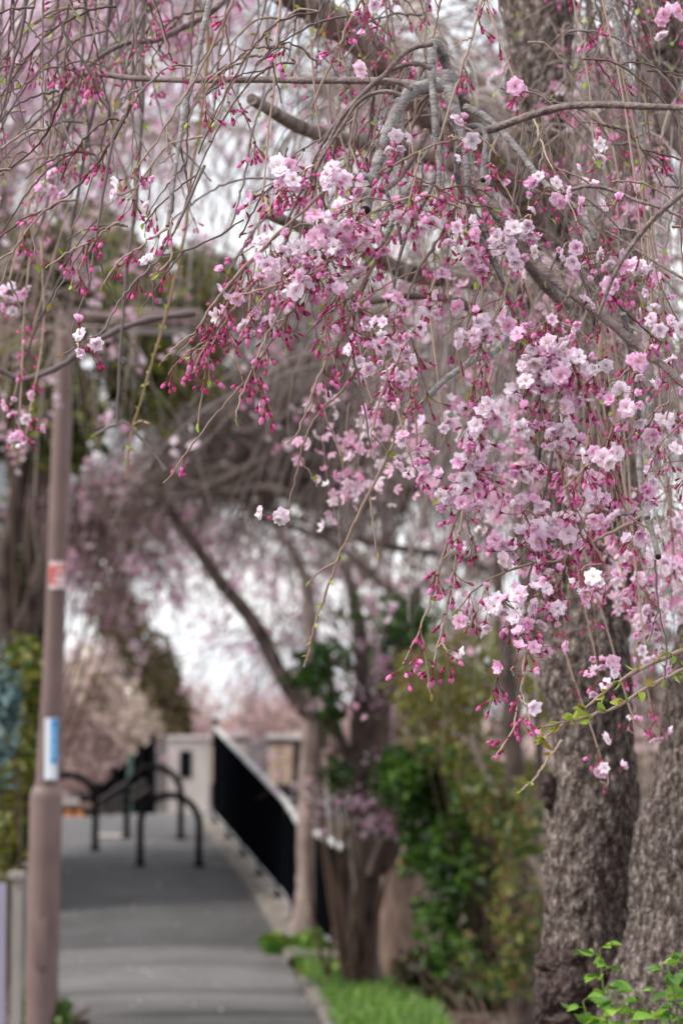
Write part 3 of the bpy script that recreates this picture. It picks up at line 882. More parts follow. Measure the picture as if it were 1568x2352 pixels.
# another weeping tree close behind the main one
wt = thing("weeping_cherry", "grey twigged weeping cherry close behind the main trunks at the upper right", "tree", [.9, 9.2, 0])
limb(wt, [(1335, 2500), (1330, 2000), (1325, 1400), (1318, 800), (1290, 200), (1240, -300)], 9.2, 80, 40, M_DARKB, "trunk")
crown(wt, [(1450, 250, 260, 420, 8.6, 1, 1), (1080, 250, 280, 380, 8.6, 1, 1), (1480, 900, 200, 420, 8.4, .9, .8), (1120, 850, 260, 300, 8.8, .9, .6), (820, 200, 200, 260, 9, .9, .4)],
      1500, 1.0, .0042, 380, 151, PINKP, [(168, 154, 150), (150, 136, 132), (184, 170, 164), (132, 116, 112)], grav=.3, per=5, fsize=.03, spread=.03, n=12)

# second tree with rock-like foot, stump, ivy
t2 = thing("forked_tree", "dark forked tree trunk flaring at its foot beside the stump", "tree", G(838, 2262))
limb(t2, [(832, 2290), (836, 2250), (842, 2140), (846, 2000), (838, 1880), (832, 1780), (826, 1680), (834, 1560), (822, 1420), (790, 1290)], 15.4, [116, 96, 62, 56, 60, 64, 54, 48, 44, 36, 28, 22], 0, M_DARKB, "trunk")
limb(t2, [(852, 2010), (880, 1960), (888, 1880), (882, 1800), (866, 1720), (880, 1600), (930, 1480), (960, 1340)], 15.3, [40, 74, 84, 78, 64, 44, 32, 24], 0, M_DARKB)
limb(t2, [(840, 1800), (800, 1740), (770, 1660), (760, 1560)], 15.4, 36, 16, M_DARKB)
limb(t2, [(845, 2010), (870, 1940), (905, 1880), (930, 1860)], 15.0, 10, 6, M_PALEB)
crown(t2, [(860, 1580, 90, 110, 15.6, .6, .5), (770, 1790, 30, 80, 15.2, .3, .2), (900, 1830, 70, 60, 15, .4, .5), (1000, 1500, 150, 150, 15.4, .8, .7)], 240, .45, .004, 190, 150, PINKP, GREYTW, per=6, fsize=.035, spread=.03)

sp = thing("tree_stump", "tall brown cut tree stump with a lighter top between the trees", "stump", G(922, 2262))
b = G(922, 2262); dd = b[1]
rb = 62 * dd / F; htop = 272 * dd / F
mb = MB(); mb.tube([b + [0, 0, -.1], b + [0, 0, .05], b + [0, 0, htop * .5], b + [0, 0, htop]], [rb * 1.15, rb * 1.05, rb * .98, rb * .88], 20); mb.build("bark", M_STUMP, sp)
mb = MB(); mb.tube([b + [0, 0, htop + .002], b + [0, 0, htop + .03]], [rb * .86, rb * .7], 20); mb.build("cut_top", M_STUMPT, sp)

GREENS = [(52, 88, 28), (36, 66, 20), (74, 106, 36), (26, 46, 18), (56, 82, 34)]
bush("ivy_bush", "deep green ivy climbing the leaning limb right of the sky gap", "shrub", [(755, 1560, 56, 110, 14.9, .35, 1), (850, 1420, 110, 80, 14.8, .35, 1), (705, 1560, 46, 60, 14.9, .3, .5), (770, 1700, 48, 130, 14.9, .3, .8), (940, 1450, 80, 70, 14.8, .3, .5)], 3400, .06, GREENS, 160, freq=4.0, thr=.06, base=G(800, 2275))
bush("green_shrub", "dark green leafy shrub between the stump and the main trunk", "shrub", [(1030, 1860, 120, 170, 14.5, .5, 1.2), (1080, 2100, 140, 200, 14.3, .5, 1.2), (1000, 2000, 80, 140, 14.3, .35, .6), (960, 1790, 110, 90, 14.5, .4, .6), (1160, 1900, 90, 160, 14.6, .4, .5)], 12000, .062, GREENS + [(92, 126, 42), (76, 108, 34)], 161, stem=(10, .01), freq=3.0, thr=-.06, base=G(1050, 2290))
bush("thicket_tree", "grey brown thicket filling the gap behind the olive shrub", "tree", [(1000, 1420, 200, 230, 31, 1.2, 1), (1180, 1500, 180, 260, 30, 1.2, 1), (900, 1600, 90, 150, 32, 1, .5), (810, 1200, 130, 150, 31, 1.2, .7), (600, 930, 280, 190, 33, 1.2, 1.3), (560, 1080, 240, 90, 33, 1, .7), (1500, 1600, 120, 380, 26, 1.2, .9)], 11000, .16,
     [(134, 118, 108), (114, 104, 86), (150, 132, 124), (106, 104, 64), (172, 146, 146)], 163, stem=(10, .02), freq=1.2, thr=-.12, elong=2.6, base=P3(1080, 1890, 31))
bush("creeper_shrub", "loose green creeper in front of the slim dark trunk", "shrub", [(1200, 2000, 60, 240, 11.2, .2, 1), (1150, 1840, 70, 100, 11.4, .2, .6), (1140, 2220, 90, 110, 11.2, .2, .7)], 1500, .055,
     [(70, 92, 40), (104, 112, 46), (56, 70, 34), (120, 122, 60), (110, 84, 56)], 164, stem=(9, .006), freq=4, thr=.02, elong=2.0, base=G(1190, 2345))
bush("olive_shrub", "airy yellow green shrub above the dark green one", "shrub", [(1050, 1660, 150, 120, 13.6, .5, 1), (1150, 1780, 110, 150, 13.5, .5, .9), (1190, 2050, 80, 200, 13.4, .4, .7), (980, 1560, 120, 90, 13.6, .5, .6), (1230, 1650, 60, 160, 13.6, .4, .5), (1080, 1500, 120, 90, 13.8, .5, .5)], 7500, .05,
     [(112, 118, 44), (98, 106, 40), (142, 138, 70), (82, 86, 38), (118, 92, 58)], 162, stem=(24, .01), freq=2.6, thr=-.12, elong=2.4, base=G(1150, 2290))
th_ = thing("thin_tree", "slim dark brown trunk just left of the main trunk", "tree", G(1200, 2330))
limb(th_, [(1196, 2420), (1196, 2300), (1192, 2100), (1186, 1950), (1184, 1820), (1170, 1600), (1150, 1400), (1120, 1200)], 12.2, [66, 60, 56, 52, 48, 38, 30, 22], 0, M_DARKB, "trunk")
limb(th_, [(1262, 2060), (1215, 1960), (1160, 1860), (1110, 1770), (1080, 1690)], 11.8, 20, 12, M_PALEB)
limb(th_, [(1215, 2360), (1232, 2150), (1224, 1950), (1240, 1780), (1225, 1600)], 12.6, 34, 16, M_DARKB)

# ground plants: grass on the right verge, tufts on the left
def grass(name, label, pts, h, n_per, colors, seed):
    rs = np.random.default_rng(seed)
    n = len(pts)
    a = rs.random(n) * 2 * np.pi
    d = np.stack([np.cos(a), np.sin(a), np.zeros(n)], -1)
    hh = h * (.5 + rs.random(n))[:, None]
    w = np.stack([-np.sin(a), np.cos(a), np.zeros(n)], -1) * .006
    up_ = np.array([0, 0, 1.0])
    V = np.stack([pts - w, pts + w, pts + d * hh * .25 + up_ * hh * .6 - w * .7, pts + d * hh * .25 + up_ * hh * .6 + w * .7, pts + d * hh * .6 + up_ * hh], 1)
    i = np.arange(n)[:, None] * 5
    mb = MB(); c = np.repeat(pal(colors, n, rs, .15), 5, axis=0)
    mb.add(V.reshape(-1, 3), np.concatenate([i + [0, 1, 3, 2]]), 0, c)
    mb.f.append((i + [2, 3, 4]) + 0); mb.m.append(np.zeros(n, np.int32))
    o = mb.build(name, M_LEAF, None, kind="stuff")
    o["label"] = label; o["category"] = "grass"


rs = np.random.default_rng(170)


def ground_pts(n, poly):
    """scatter on the ground inside a layout quad given as (x0,x1) at rows y"""
    out = []
    ys = rs.uniform(poly[0][0], poly[-1][0], n)
    for y in ys:
        x0 = np.interp(y, [q[0] for q in poly], [q[1] for q in poly]); x1 = np.interp(y, [q[0] for q in poly], [q[2] for q in poly])
        D = np.interp(y, GT_y, GT_D)
        p = P3(rs.uniform(x0, x1), y, D); p[2] = zg(p[1]) - .005
        out.append(p)
    return np.array(out)


_D = np.arange(8, 27, .05)
_yy = []
for d_ in _D:
    z_ = zg(d_); v = np.array([0, d_, z_]) - CAM
    _yy.append(1176 - F * (v @ _UP) / (v @ _FWD))
GT_y = np.array(_yy)[::-1]; GT_D = (_D * math.cos(PITCH) + (np.interp(_D, GY, GZ) - 1.55) * math.sin(PITCH))[::-1]

GRASSC = [(96, 136, 40), (78, 118, 34), (116, 150, 58), (62, 98, 30), (132, 158, 74)]
grass("grass", "bright green grass on the verge between path kerb and stump", ground_pts(9500, [(2195, 660, 740), (2240, 690, 790), (2262, 700, 900), (2300, 730, 985), (2352, 760, 1010), (2450, 790, 1060)]), .075, 1, GRASSC, 171)
bush("green_tuft", "bright green weeds at the foot of the pale trunk by the path edge", "plant", [(740, 2190, 50, 60, 18, .2, 1), (680, 2180, 60, 26, 18.2, .15, .7), (630, 2168, 32, 14, 18.6, .1, .35), (750, 2260, 50, 40, 16, .15, .6)], 1500, .075, [(104, 140, 44), (80, 120, 40), (130, 150, 60), (60, 100, 34)], 172, base=G(735, 2200))
bush("dark_undergrowth", "dark leafy undergrowth at the foot of the green shrub", "plant", [(1080, 2300, 130, 60, 13.6, .3, 1), (960, 2230, 60, 50, 14.6, .2, .5)], 1500, .06, [(52, 62, 34), (74, 78, 42), (50, 42, 34), (96, 80, 60)], 173, stem=(14, .006), base=G(1080, 2350))
bush("weed_tuft", "small green weeds at the foot of the lamp post", "plant", [(140, 2330, 26, 34, 11.5, .06, 1), (60, 2330, 24, 50, 11.7, .08, 1), (70, 2250, 14, 40, 11.9, .05, .4)], 420, .04, [(96, 122, 62), (76, 104, 48), (128, 146, 92)], 174, base=G(140, 2352))

pp_ = ground_pts(46, [(1930, 150, 480), (2060, 140, 590), (2200, 140, 660), (2345, 150, 720)])
pp_[:, 2] += .032
mb = MB(); lowflowers(mb, pp_, .022, [(240, 214, 226), (232, 196, 212)], rs)
o = mb.build("fallen_petals", M_PETAL, None, kind="stuff"); o["label"] = "few pale fallen petals lying on the asphalt path"; o["category"] = "petals"

# ------------------------------------------------------------------ the main weeping cherry: trunks
BASE = P3(1400, 3360, 5.0); BASE[2] = 0
tree = thing("weeping_cherry_tree", "large gnarled weeping cherry on the right with pink blossoms and buds in focus", "tree", BASE)


def rough_trunk(name, pts, D, seed, sides=130, ringstep=.006, amp=.0082, lump=.014):
    """pts: (layout x, layout y, width)"""
    p = np.asarray(pts, float)
    D = np.interp(np.linspace(0, 1, len(p)), np.linspace(0, 1, len(D)), D) if np.ndim(D) else np.full(len(p), float(D))
    w = spline(np.column_stack([P(p[:, 0], p[:, 1], D), p[:, 2] * .5 * D / F]), 10)
    seg = np.concatenate([[0], np.cumsum(np.linalg.norm(np.diff(w[:, :3], axis=0), axis=1))])
    n = int(seg[-1] / ringstep)
    s = np.linspace(0, seg[-1], n)
    C = np.stack([np.interp(s, seg, w[:, k]) for k in range(4)], -1)
    T = unit(np.gradient(C[:, :3], axis=0))
    A = unit(np.cross(T, [0, 1.0, 0.2])); B = np.cross(T, A)
    th = np.linspace(0, 2 * np.pi, sides, endpoint=False)
    V = np.zeros((n, sides, 3))
    off = Vector((seed * 3.1, seed * 1.7, 0))
    for i in range(n):
        r = C[i, 3]
        for j in range(sides):
            dv = A[i] * math.cos(th[j]) + B[i] * math.sin(th[j])
            q = C[i, :3] + dv * r
            qv = Vector((q[0], q[1], q[2] * .4)) + off
            c = mnoise.noise(Vector(q) * 7 + off)
            wv = Vector((mnoise.noise(qv * 30), mnoise.noise(qv * 30 + Vector((9, 0, 0))), mnoise.noise(qv * 30 + Vector((0, 9, 0))))) * .45
            f12 = mnoise.voronoi(qv * 46 + wv)[0]
            e_ = min(1.0, (f12[1] - f12[0]) * 2.6)
            hgt = .85 * e_ ** .7 + .35 * mnoise.noise(qv * 120) + .5 * mnoise.noise(qv * 20)
            V[i, j] = q + dv * (amp * hgt + lump * c)
    ii = np.arange(n * sides).reshape(n, sides)
    a_ = ii[:-1]; b_ = ii[1:]
    f = np.stack([a_, np.roll(a_, -1, 1), np.roll(b_, -1, 1), b_], -1).reshape(-1, 4)
    mb = MB(); mb.add(V.reshape(-1, 3), f)
    return mb.build(name, M_TRUNK, tree)


rough_trunk("trunk", [(1365, 3420, 330), (1360, 2900, 240), (1350, 2352, 198), (1346, 2160, 190), (1352, 1990, 196), (1360, 1860, 186), (1363, 1764, 176), (1352, 1640, 186), (1345, 1520, 205), (1362, 1420, 170), (1388, 1200, 150), (1392, 900, 128), (1410, 600, 110), (1490, 300, 100), (1530, 0, 100), (1560, -260, 90)], [4.9, 5.0, 5.2], 1)
rough_trunk("trunk", [(1330, 1540, 150), (1285, 1440, 132), (1245, 1290, 112), (1236, 1000, 106), (1240, 700, 108), (1242, 400, 132), (1238, 100, 150), (1230, -260, 150)], [5.02, 5.15, 5.3], 2, sides=90)
rough_trunk("trunk", [(1500, 3420, 480), (1510, 2900, 400), (1538, 2352, 310), (1562, 2180, 262), (1568, 2100, 234), (1570, 1930, 222), (1590, 1838, 206), (1604, 1764, 196), (1625, 1600, 180), (1660, 1400, 170), (1740, 1000, 160), (1830, 500, 150)], [4.7, 4.75, 4.9], 3, sides=140)


def burl(x, y, rx, ry, D, seed, amp=.35):
    c = P3(x, y, D)
    rs = np.random.default_rng(seed)
    nu, nv = 64, 40
    u = np.linspace(0, 2 * np.pi, nu, endpoint=False); v = np.linspace(.02, np.pi - .02, nv)
    lob = unit(rs.normal(size=(46, 3)))
    out = []
    for b in v:
        for a in u:
            d = np.array([math.sin(b) * math.cos(a), math.sin(b) * math.sin(a), math.cos(b)])
            k = np.max(lob @ d)
            h = 1 + amp * (min(1, max(0, (k - .84) / .14)) ** .6 - .6) + .22 * mnoise.noise(Vector(d * 5) + Vector((seed, 0, 0))) + .1 * mnoise.noise(Vector(d * 14) + Vector((seed, 0, 0)))
            out.append(c + d * h * np.array([rx, (rx + ry) * .5, ry]) * D / F)
    ii = np.arange(nu * nv).reshape(nv, nu)
    f = np.stack([ii[:-1], ii[1:], np.roll(ii[1:], -1, 1), np.roll(ii[:-1], -1, 1)], -1).reshape(-1, 4)
    mb = MB(); mb.add(out, f)
    return mb.build("burl", M_BURL, tree)


for bx, by, brx, bry, bD in ((1272, 2222, 38, 44, 4.9), (1330, 2205, 46, 44, 4.88), (1395, 2190, 44, 40, 4.9), (1262, 2285, 34, 42, 4.86), (1312, 2276, 44, 46, 4.84), (1372, 2262, 46, 50, 4.86),
                             (1250, 2330, 22, 24, 4.86), (1300, 2345, 50, 44, 4.86), (1365, 2340, 50, 50, 4.85), (1420, 2150, 26, 30, 4.93), (1258, 1806, 15, 26, 4.95), (1262, 1840, 13, 18, 4.95)):
    burl(bx, by, brx, bry, bD, int(bx + by), .42)

# ------------------------------------------------------------------ its branches (layout x, y), near and far depth, widths, material, bud density
FG = []     # sample points on twigs in or near focus: (x, y, D)


def branch(name, pts, D, w, mat, bud=0.0, per=5, sides=8, sample=True, side=0.0, node=.05):
    p = np.asarray(pts, float)
    Dn = np.linspace(D[0], D[1], len(p)) if isinstance(D, (tuple, list)) else np.full(len(p), float(D))
    lay = spline(np.column_stack([p, Dn]), per)
    W = np.linspace(w[0], w[1], len(lay)) if isinstance(w, (tuple, list)) else np.full(len(lay), float(w))
    return dict(name=name, lay=lay, w=W, mat=mat, bud=bud, sides=sides, node=node, side=side, sample=sample)


LIMBS = [
    # heavy limbs
    ([(640, -30), (700, 5), (760, 45), (830, 95), (880, 140), (930, 200), (990, 260), (1080, 330), (1180, 420)], (4.7, 5.1), (70, 84), M_GREYB),
    ([(930, -30), (965, 40), (1000, 110), (1040, 190), (1062, 250)], (4.4, 3.6), (60, 46), M_GREYB),
    ([(1040, 190), (1062, 245), (1090, 300), (1140, 380), (1210, 470), (1236, 560)], (3.5, 5.1), (40, 74), M_GREYB),
    ([(578, 228), (625, 255), (665, 280), (710, 300), (784, 320), (850, 328), (930, 345), (1060, 380), (1200, 430)], (4.1, 5.0), (26, 48), M_GREYB),
    ([(608, 488), (700, 525), (784, 545), (860, 590), (950, 630), (1060, 642), (1180, 660), (1240, 720)], (4.2, 5.1), (24, 52), M_GREYB),
    ([(1080, 420), (1134, 480), (1174, 545), (1240, 640), (1300, 700)], (3.3, 4.0), (26, 30), M_LIMB),
]
for pts, D, w, m_ in LIMBS:
    limb(tree, pts, D, w[0], w[1], m_, "limb", sides=20, wob=.05)

B = []
a = B.append
a(branch("branch", [(178, 170), (225, 170), (300, 179), (375, 183), (450, 184), (600, 183), (700, 185), (784, 185), (870, 186), (940, 192), (1010, 205)], (3.7, 3.3), (10, 15), M_LIMBR, .12))
a(branch("branch", [(60, 302), (100, 262), (130, 235), (178, 170), (205, 150), (250, 117), (300, 97), (360, 92), (425, 60), (480, 30), (550, -30)], (3.8, 3.9), (6, 14), M_LIMBR, .12))
a(branch("branch", [(235, 130), (290, 75), (325, 35), (390, -20)], (4.6, 4.8), (10, 18), M_LIMBR))
a(branch("branch", [(385, 520), (397, 425), (410, 340), (425, 250), (445, 175), (465, 75), (487, -20)], (3.0, 3.2), (8, 12), M_LIMB, .06))
a(branch("branch", [(985, 520), (1004, 450), (1008, 370), (999, 300), (997, 250), (993, 200), (991, 150), (994, 102), (1010, 112), (1028, 160), (1050, 215)], (2.95, 3.15), (8, 22), M_LIMB, .05, side=.3))
a(branch("branch", [(645, 588), (675, 505), (710, 425), (745, 350), (784, 272), (849, 200), (884, 170), (919, 130), (954, 108), (994, 101)], (3.0, 3.0), (6, 11), M_LIMBR, .1, side=.3))
a(branch("branch", [(655, 520), (690, 440), (735, 340), (784, 265), (834, 213), (864, 185), (909, 156), (954, 146), (990, 158)], (3.05, 3.0), (5, 10), M_LIMBR, .1, side=.3))
a(branch("branch", [(839, 482), (844, 440), (859, 400), (871, 360), (889, 310), (909, 260), (929, 226), (950, 208), (990, 197), (1030, 196)], (2.95, 3.2), (20, 28), M_LIMB))
a(branch("branch", [(690, 470), (720, 400), (756, 335), (790, 285), (814, 245), (844, 220), (884, 210), (919, 218)], (3.0, 2.97), (4, 10), M_LIMBR, .1, side=.3))
a(branch("branch", [(730, 330), (790, 260), (830, 215), (875, 188), (915, 190), (945, 205)], (3.05, 3.0), (4, 8), M_LIMBR, .05))
a(branch("branch", [(1075, 470), (1072, 400), (1066, 330), (1054, 290), (1044, 258), (1034, 215), (1027, 168)], (2.98, 3.05), (10, 30), M_LIMB))
a(branch("branch", [(1364, 550), (1344, 505), (1324, 480), (1289, 450), (1254, 425), (1219, 385), (1194, 350), (1164, 315), (1134, 285), (1104, 262), (1068, 246)], (3.1, 3.3), (9, 15), M_LIMB, .05))
a(branch("branch", [(1600, 248), (1568, 247), (1484, 245), (1409, 241), (1334, 242), (1284, 247), (1234, 260), (1184, 277), (1134, 295), (1084, 307), (1060, 316)], (2.85, 3.05), (12, 17), M_LIMBR, .06))
a(branch("branch", [(1640, 925), (1568, 883), (1534, 850), (1499, 823), (1454, 788), (1409, 748), (1359, 708), (1304, 668), (1254, 628), (1214, 583), (1174, 530), (1130, 470), (1090, 400)], (2.95, 3.2), (14, 22), M_LIMBR, .06))
a(branch("branch", [(1109, 412), (1112, 360), (1116, 320), (1104, 292), (1074, 292), (1050, 305)], (2.98, 3.05), (13, 12), M_LIMB))
a(branch("branch", [(921, 562), (914, 520), (899, 475), (884, 436), (859, 435), (848, 455)], (2.95, 2.95), (6, 9), M_LIMB))
a(branch("branch", [(770, 410), (804, 405), (844, 407), (862, 425)], (2.96, 2.96), (12, 15), M_LIMB))
a(branch("branch", [(1476, 400), (1474, 340), (1469, 280), (1454, 210), (1439, 160), (1424, 100), (1409, 40), (1384, -20)], (3.6, 3.7), (9, 14), M_LIMB, .1, side=.3))
a(branch("branch", [(1374, 723), (1404, 643), (1434, 588), (1449, 565), (1484, 520), (1524, 480), (1600, 415)], (2.8, 2.8), (7, 12), M_LIMBR, .1))
a(branch("branch", [(1640, 540), (1568, 500), (1509, 475), (1459, 460), (1414, 440), (1364, 428), (1324, 432), (1289, 446)], (3.0, 3.1), (5, 9), M_LIMBR, .25))
a(branch("branch", [(1510, 1278), (1501, 1241), (1489, 1201), (1469, 1183), (1424, 1178), (1390, 1170)], (3.2, 3.3), (12, 9), M_LIMB))
a(branch("branch", [(1470, 1000), (1466, 1060), (1472, 1120), (1486, 1190)], (3.3, 3.2), (9, 12), M_LIMB))
a(branch("branch", [(1430, 720), (1450, 820), (1462, 920), (1470, 1010)], (3.2, 3.3), (14, 10), M_LIMB, .1))
a(branch("branch", [(948, 952), (1010, 882), (1055, 848), (1085, 828), (1140, 803), (1190, 740)], (3.4, 3.7), (11, 14), M_LIMB))
a(branch("branch", [(940, 440), (905, 500), (880, 560), (845, 600), (820, 640)], (3.05, 3.0), (14, 6), M_LIMB, .1, side=.3))
a(branch("branch", [(1000, 290), (1005, 360), (990, 430), (940, 520), (915, 600), (905, 660)], (3.0, 3.0), (14, 5), M_LIMB, .15, side=.4))
a(branch("branch", [(1060, 320), (1050, 400), (1075, 470), (1100, 540), (1140, 620), (1175, 700)], (3.0, 3.1), (16, 7), M_LIMB, .15, side=.4))
a(branch("branch", [(980, 300), (950, 360), (915, 410), (880, 440)], (3.05, 3.0), (14, 10), M_LIMBR))
a(branch("branch", [(1090, 500), (1120, 560), (1150, 640), (1180, 730), (1190, 800)], (3.05, 3.15), (11, 6), M_LIMB, .2, side=.4))
a(branch("branch", [(1100, 720), (1040, 690), (960, 680), (880, 690), (800, 705)], (4.4, 4.6), (18, 9), M_DARKB))
a(branch("branch", [(1568, 640), (1500, 600), (1440, 560), (1390, 530)], (3.2, 3.3), (6, 4), M_LIMBR, .3))

TW = (154, 133, 121)     # young twig
TG = (116, 104, 103)
TB = (100, 82, 77)
Tw = []


def tw(pts, D, w, c, bud, side=.25):
    b = branch("twig", pts, D, w, M_TWIGS, bud, side=side, sides=6, node=.14); b['c'] = c; Tw.append(b)


# traced twigs in focus
tw([(1120, 800), (1100, 960), (1075, 1090), (1054, 1176), (1029, 1241), (1004, 1326), (984, 1391), (959, 1456), (926, 1524)], (3.05, 2.95), (7, 3.4), TW, .75, .25)
tw([(1130, 850), (1095, 1010), (1075, 1100), (1061, 1176), (1054, 1241), (1039, 1321), (1024, 1401), (1006, 1476), (994, 1532)], (3.1, 3.0), (7, 3.4), TW, .75, .25)
tw([(1290, 900), (1265, 1050), (1240, 1200), (1219, 1306), (1204, 1351), (1179, 1421), (1154, 1506), (1129, 1592)], (3.1, 3.0), (7, 3), TG, .8, .3)
tw([(1390, 700), (1370, 860), (1350, 1000), (1330, 1100), (1314, 1176), (1299, 1256), (1284, 1326), (1254, 1386), (1224, 1416), (1209, 1486), (1199, 1551), (1189, 1626), (1169, 1691), (1134, 1738)], (3.1, 2.95), (8, 3.2), TW, .7, .3)
tw([(1469, 1186), (1409, 1221), (1359, 1246), (1289, 1286), (1200, 1300), (1110, 1340), (1050, 1400)], (3.2, 3.05), (7, 3), TW, .35)
tw([(1504, 1286), (1509, 1376), (1524, 1456), (1529, 1496), (1524, 1562)], (3.2, 3.2), (4, 3), TG, .1, .1)
tw([(1260, 950), (1290, 1080), (1319, 1176), (1349, 1226), (1379, 1281), (1394, 1322)], (3.0, 2.95), (6, 3.4), TW, .5)
tw([(760, 420), (680, 500), (585, 588), (525, 653), (475, 718), (440, 778), (408, 815)], (3.0, 2.95), (6, 3), TW, .85, .5)
tw([(800, 540), (720, 640), (660, 730), (620, 788), (590, 838), (540, 903), (490, 958), (450, 1013), (420, 1053), (378, 1110)], (3.0, 2.95), (6, 3), TW, .6, .3)
tw([(620, 600), (545, 700), (490, 788), (475, 838), (465, 908), (456, 970)], (3.05, 3.0), (5, 3), TW, .8, .35)
tw([(470, 380), (420, 490), (370, 588), (320, 638), (280, 683), (255, 728), (235, 763), (200, 783), (148, 814)], (3.1, 3.0), (6, 3), TG, .25, .2)
tw([(260, 320), (235, 460), (215, 588), (205, 653), (185, 703), (164, 765)], (3.2, 3.2), (6, 3.4), TG, .06)
tw([(900, 540), (830, 660), (784, 778), (750, 828), (720, 898), (700, 953), (680, 998), (658, 1020)], (3.0, 2.95), (6, 3), TW, .55)
tw([(850, 790), (784, 898), (750, 928), (715, 978), (690, 1038), (680, 1098), (658, 1178)], (3.3, 3.3), (5, 3), TW, .06, .1)
tw([(960, 880), (920, 980), (870, 1090), (810, 1210), (770, 1300), (735, 1400), (715, 1470), (698, 1532)], (3.6, 3.6), (7, 3.4), TW, .02, .05)
tw([(560, 505), (470, 560), (370, 588)], (3.1, 3.1), (4, 3.2), TG, .25)
tw([(385, 525), (352, 545), (320, 570), (275, 600), (240, 650)], (3.0, 2.98), (5, 3), TW, .7)
tw([(397, 500), (390, 540), (395, 590), (365, 625)], (3.0, 2.98), (4, 3), TW, .8)
tw([(545, -20), (505, 70), (450, 180), (415, 235), (370, 310), (310, 395)], (3.1, 3.1), (6, 3.4), TW, .45)
tw([(250, -20), (140, 0), (140, 50), (165, 105), (215, 175), (220, 200), (248, 253)][2:], (3.0, 3.0), (7, 4), TG, .12)
tw([(65, -20), (50, 75), (30, 150), (10, 240), (-20, 330)], (3.2, 3.2), (7, 5), TG, .1)
tw([(0, 545), (60, 500), (110, 480), (165, 440), (220, 380), (270, 300), (300, 240)], (3.3, 3.2), (3.4, 6), TB, .3)
tw([(0, 395), (40, 375), (90, 330), (125, 270), (150, 200)], (3.3, 3.2), (3.4, 5), TB, .15)
tw([(0, 220), (60, 195), (105, 160), (150, 155), (190, 175)], (3.5, 3.5), (3.4, 4), TB, .2)
tw([(640, 180), (600, 240), (575, 320), (560, 420), (530, 520)], (3.2, 3.1), (6, 3.4), TG, .2)
tw([(730, 150), (690, 110), (650, 100), (610, 130), (585, 150)], (3.1, 3.1), (4, 3), TB, .8)
tw([(840, -20), (800, 60), (770, 130), (740, 190), (715, 245)], (3.0, 3.0), (6, 4), TW, .5)
tw([(990, 102), (1000, 60), (1010, 10), (1020, -40)], (3.1, 3.1), (4, 5), TW, .3)
tw([(1120, -40), (1090, 60), (1060, 160), (1030, 250), (1010, 320)], (2.9, 2.9), (6, 3.4), TW, .3)
tw([(1055, 290), (1090, 305), (1120, 330), (1145, 360)], (2.92, 2.9), (5, 4), TW, .8, 0)
tw([(860, 400), (920, 370), (990, 335), (1050, 320)][::-1], (2.92, 2.9), (5, 3), TW, .8, .3)
tw([(790, 520), (870, 480), (930, 455), (990, 450), (1060, 480)][::-1], (2.95, 2.92), (5, 3.4), TW, .75, .3)
tw([(940, 400), (1000, 430), (1060, 465), (1130, 480)], (2.95, 2.92), (4, 3), TB, .8, .3)
tw([(1035, 500), (1000, 560), (960, 620), (930, 700), (900, 780), (870, 860)], (2.95, 2.95), (6, 3), TW, .45)
tw([(1180, 610), (1150, 700), (1100, 800), (1090, 880), (1110, 960)], (3.0, 2.95), (6, 3), TW, .5)
tw([(1200, 640), (1230, 720), (1250, 820), (1245, 920), (1235, 1010)], (2.95, 2.95), (5, 3), TW, .75)
tw([(1250, 690), (1300, 790), (1340, 900), (1380, 1010), (1410, 1100), (1440, 1180), (1480, 1210)], (2.92, 2.95), (7, 3.4), TW, .45, .4)
tw([(1320, 640), (1290, 700), (1250, 740), (1210, 780)], (2.92, 2.9), (4, 3), TW, .8)
tw([(1380, 650), (1420, 700), (1460, 740), (1520, 790)], (2.95, 3.0), (5, 3), TB, .7)
tw([(1490, 790), (1460, 850), (1420, 920), (1400, 1000), (1370, 1100)], (2.95, 2.9), (5, 3), TW, .7)
tw([(1540, 870), (1530, 960), (1500, 1050), (1480, 1100)], (3.0, 3.0), (4, 3), TW, .7)
tw([(860, 600), (820, 700), (810, 800), (830, 900), (850, 1030)], (3.1, 3.1), (6, 3), TG, .5)
tw([(1000, 640), (960, 740), (900, 850), (860, 960), (850, 1040)], (3.15, 3.1), (6, 3), TW, .45)
tw([(560, 640), (510, 720), (470, 800), (440, 860)], (3.0, 2.97), (4, 3), TW, .8)
tw([(700, 640), (640, 720), (600, 800), (565, 880), (540, 960)], (3.0, 2.95), (5, 3), TW, .7)
tw([(830, 560), (760, 600), (690, 640), (620, 660), (545, 680)], (2.95, 2.92), (5, 3), TW, .6)
tw([(660, 340), (640, 400), (610, 450)], (3.0, 3.0), (4, 3), TB, .6)
tw([(720, 380), (690, 400), (650, 440), (620, 470)], (2.97, 2.95), (4, 3), TW, .7)
tw([(0, 850), (60, 870), (140, 840), (210, 790), (320, 740), (450, 720)], (4.6, 4.6), (10, 12), TG, 0, .2)
tw([(380, 1080), (300, 980), (270, 975), (220, 1000)], (4.2, 4.2), (6, 5), TG, 0, 0)
tw([(330, -30), (325, 300), (300, 560), (285, 700), (276, 840), (270, 975)], (4.2, 4.2), (8, 5), TG, 0, 0)
tw([(290, 1100), (300, 1010), (330, 900), (360, 800), (390, 690), (420, 560), (440, 400), (470, 200), (480, -30)], (4.3, 4.3), (3.6, 7), (160, 134, 110), .02, .1)
tw([(60, 1010), (40, 920), (55, 830), (90, 740), (140, 640), (160, 560), (190, 380), (230, 180), (260, -30)], (4.4, 4.3), (3.4, 7), TG, .1)
tw([(20, 720), (50, 610), (100, 500), (130, 380), (180, 200), (200, -30)], (4.4, 4.3), (3.4, 7), TG, .1)
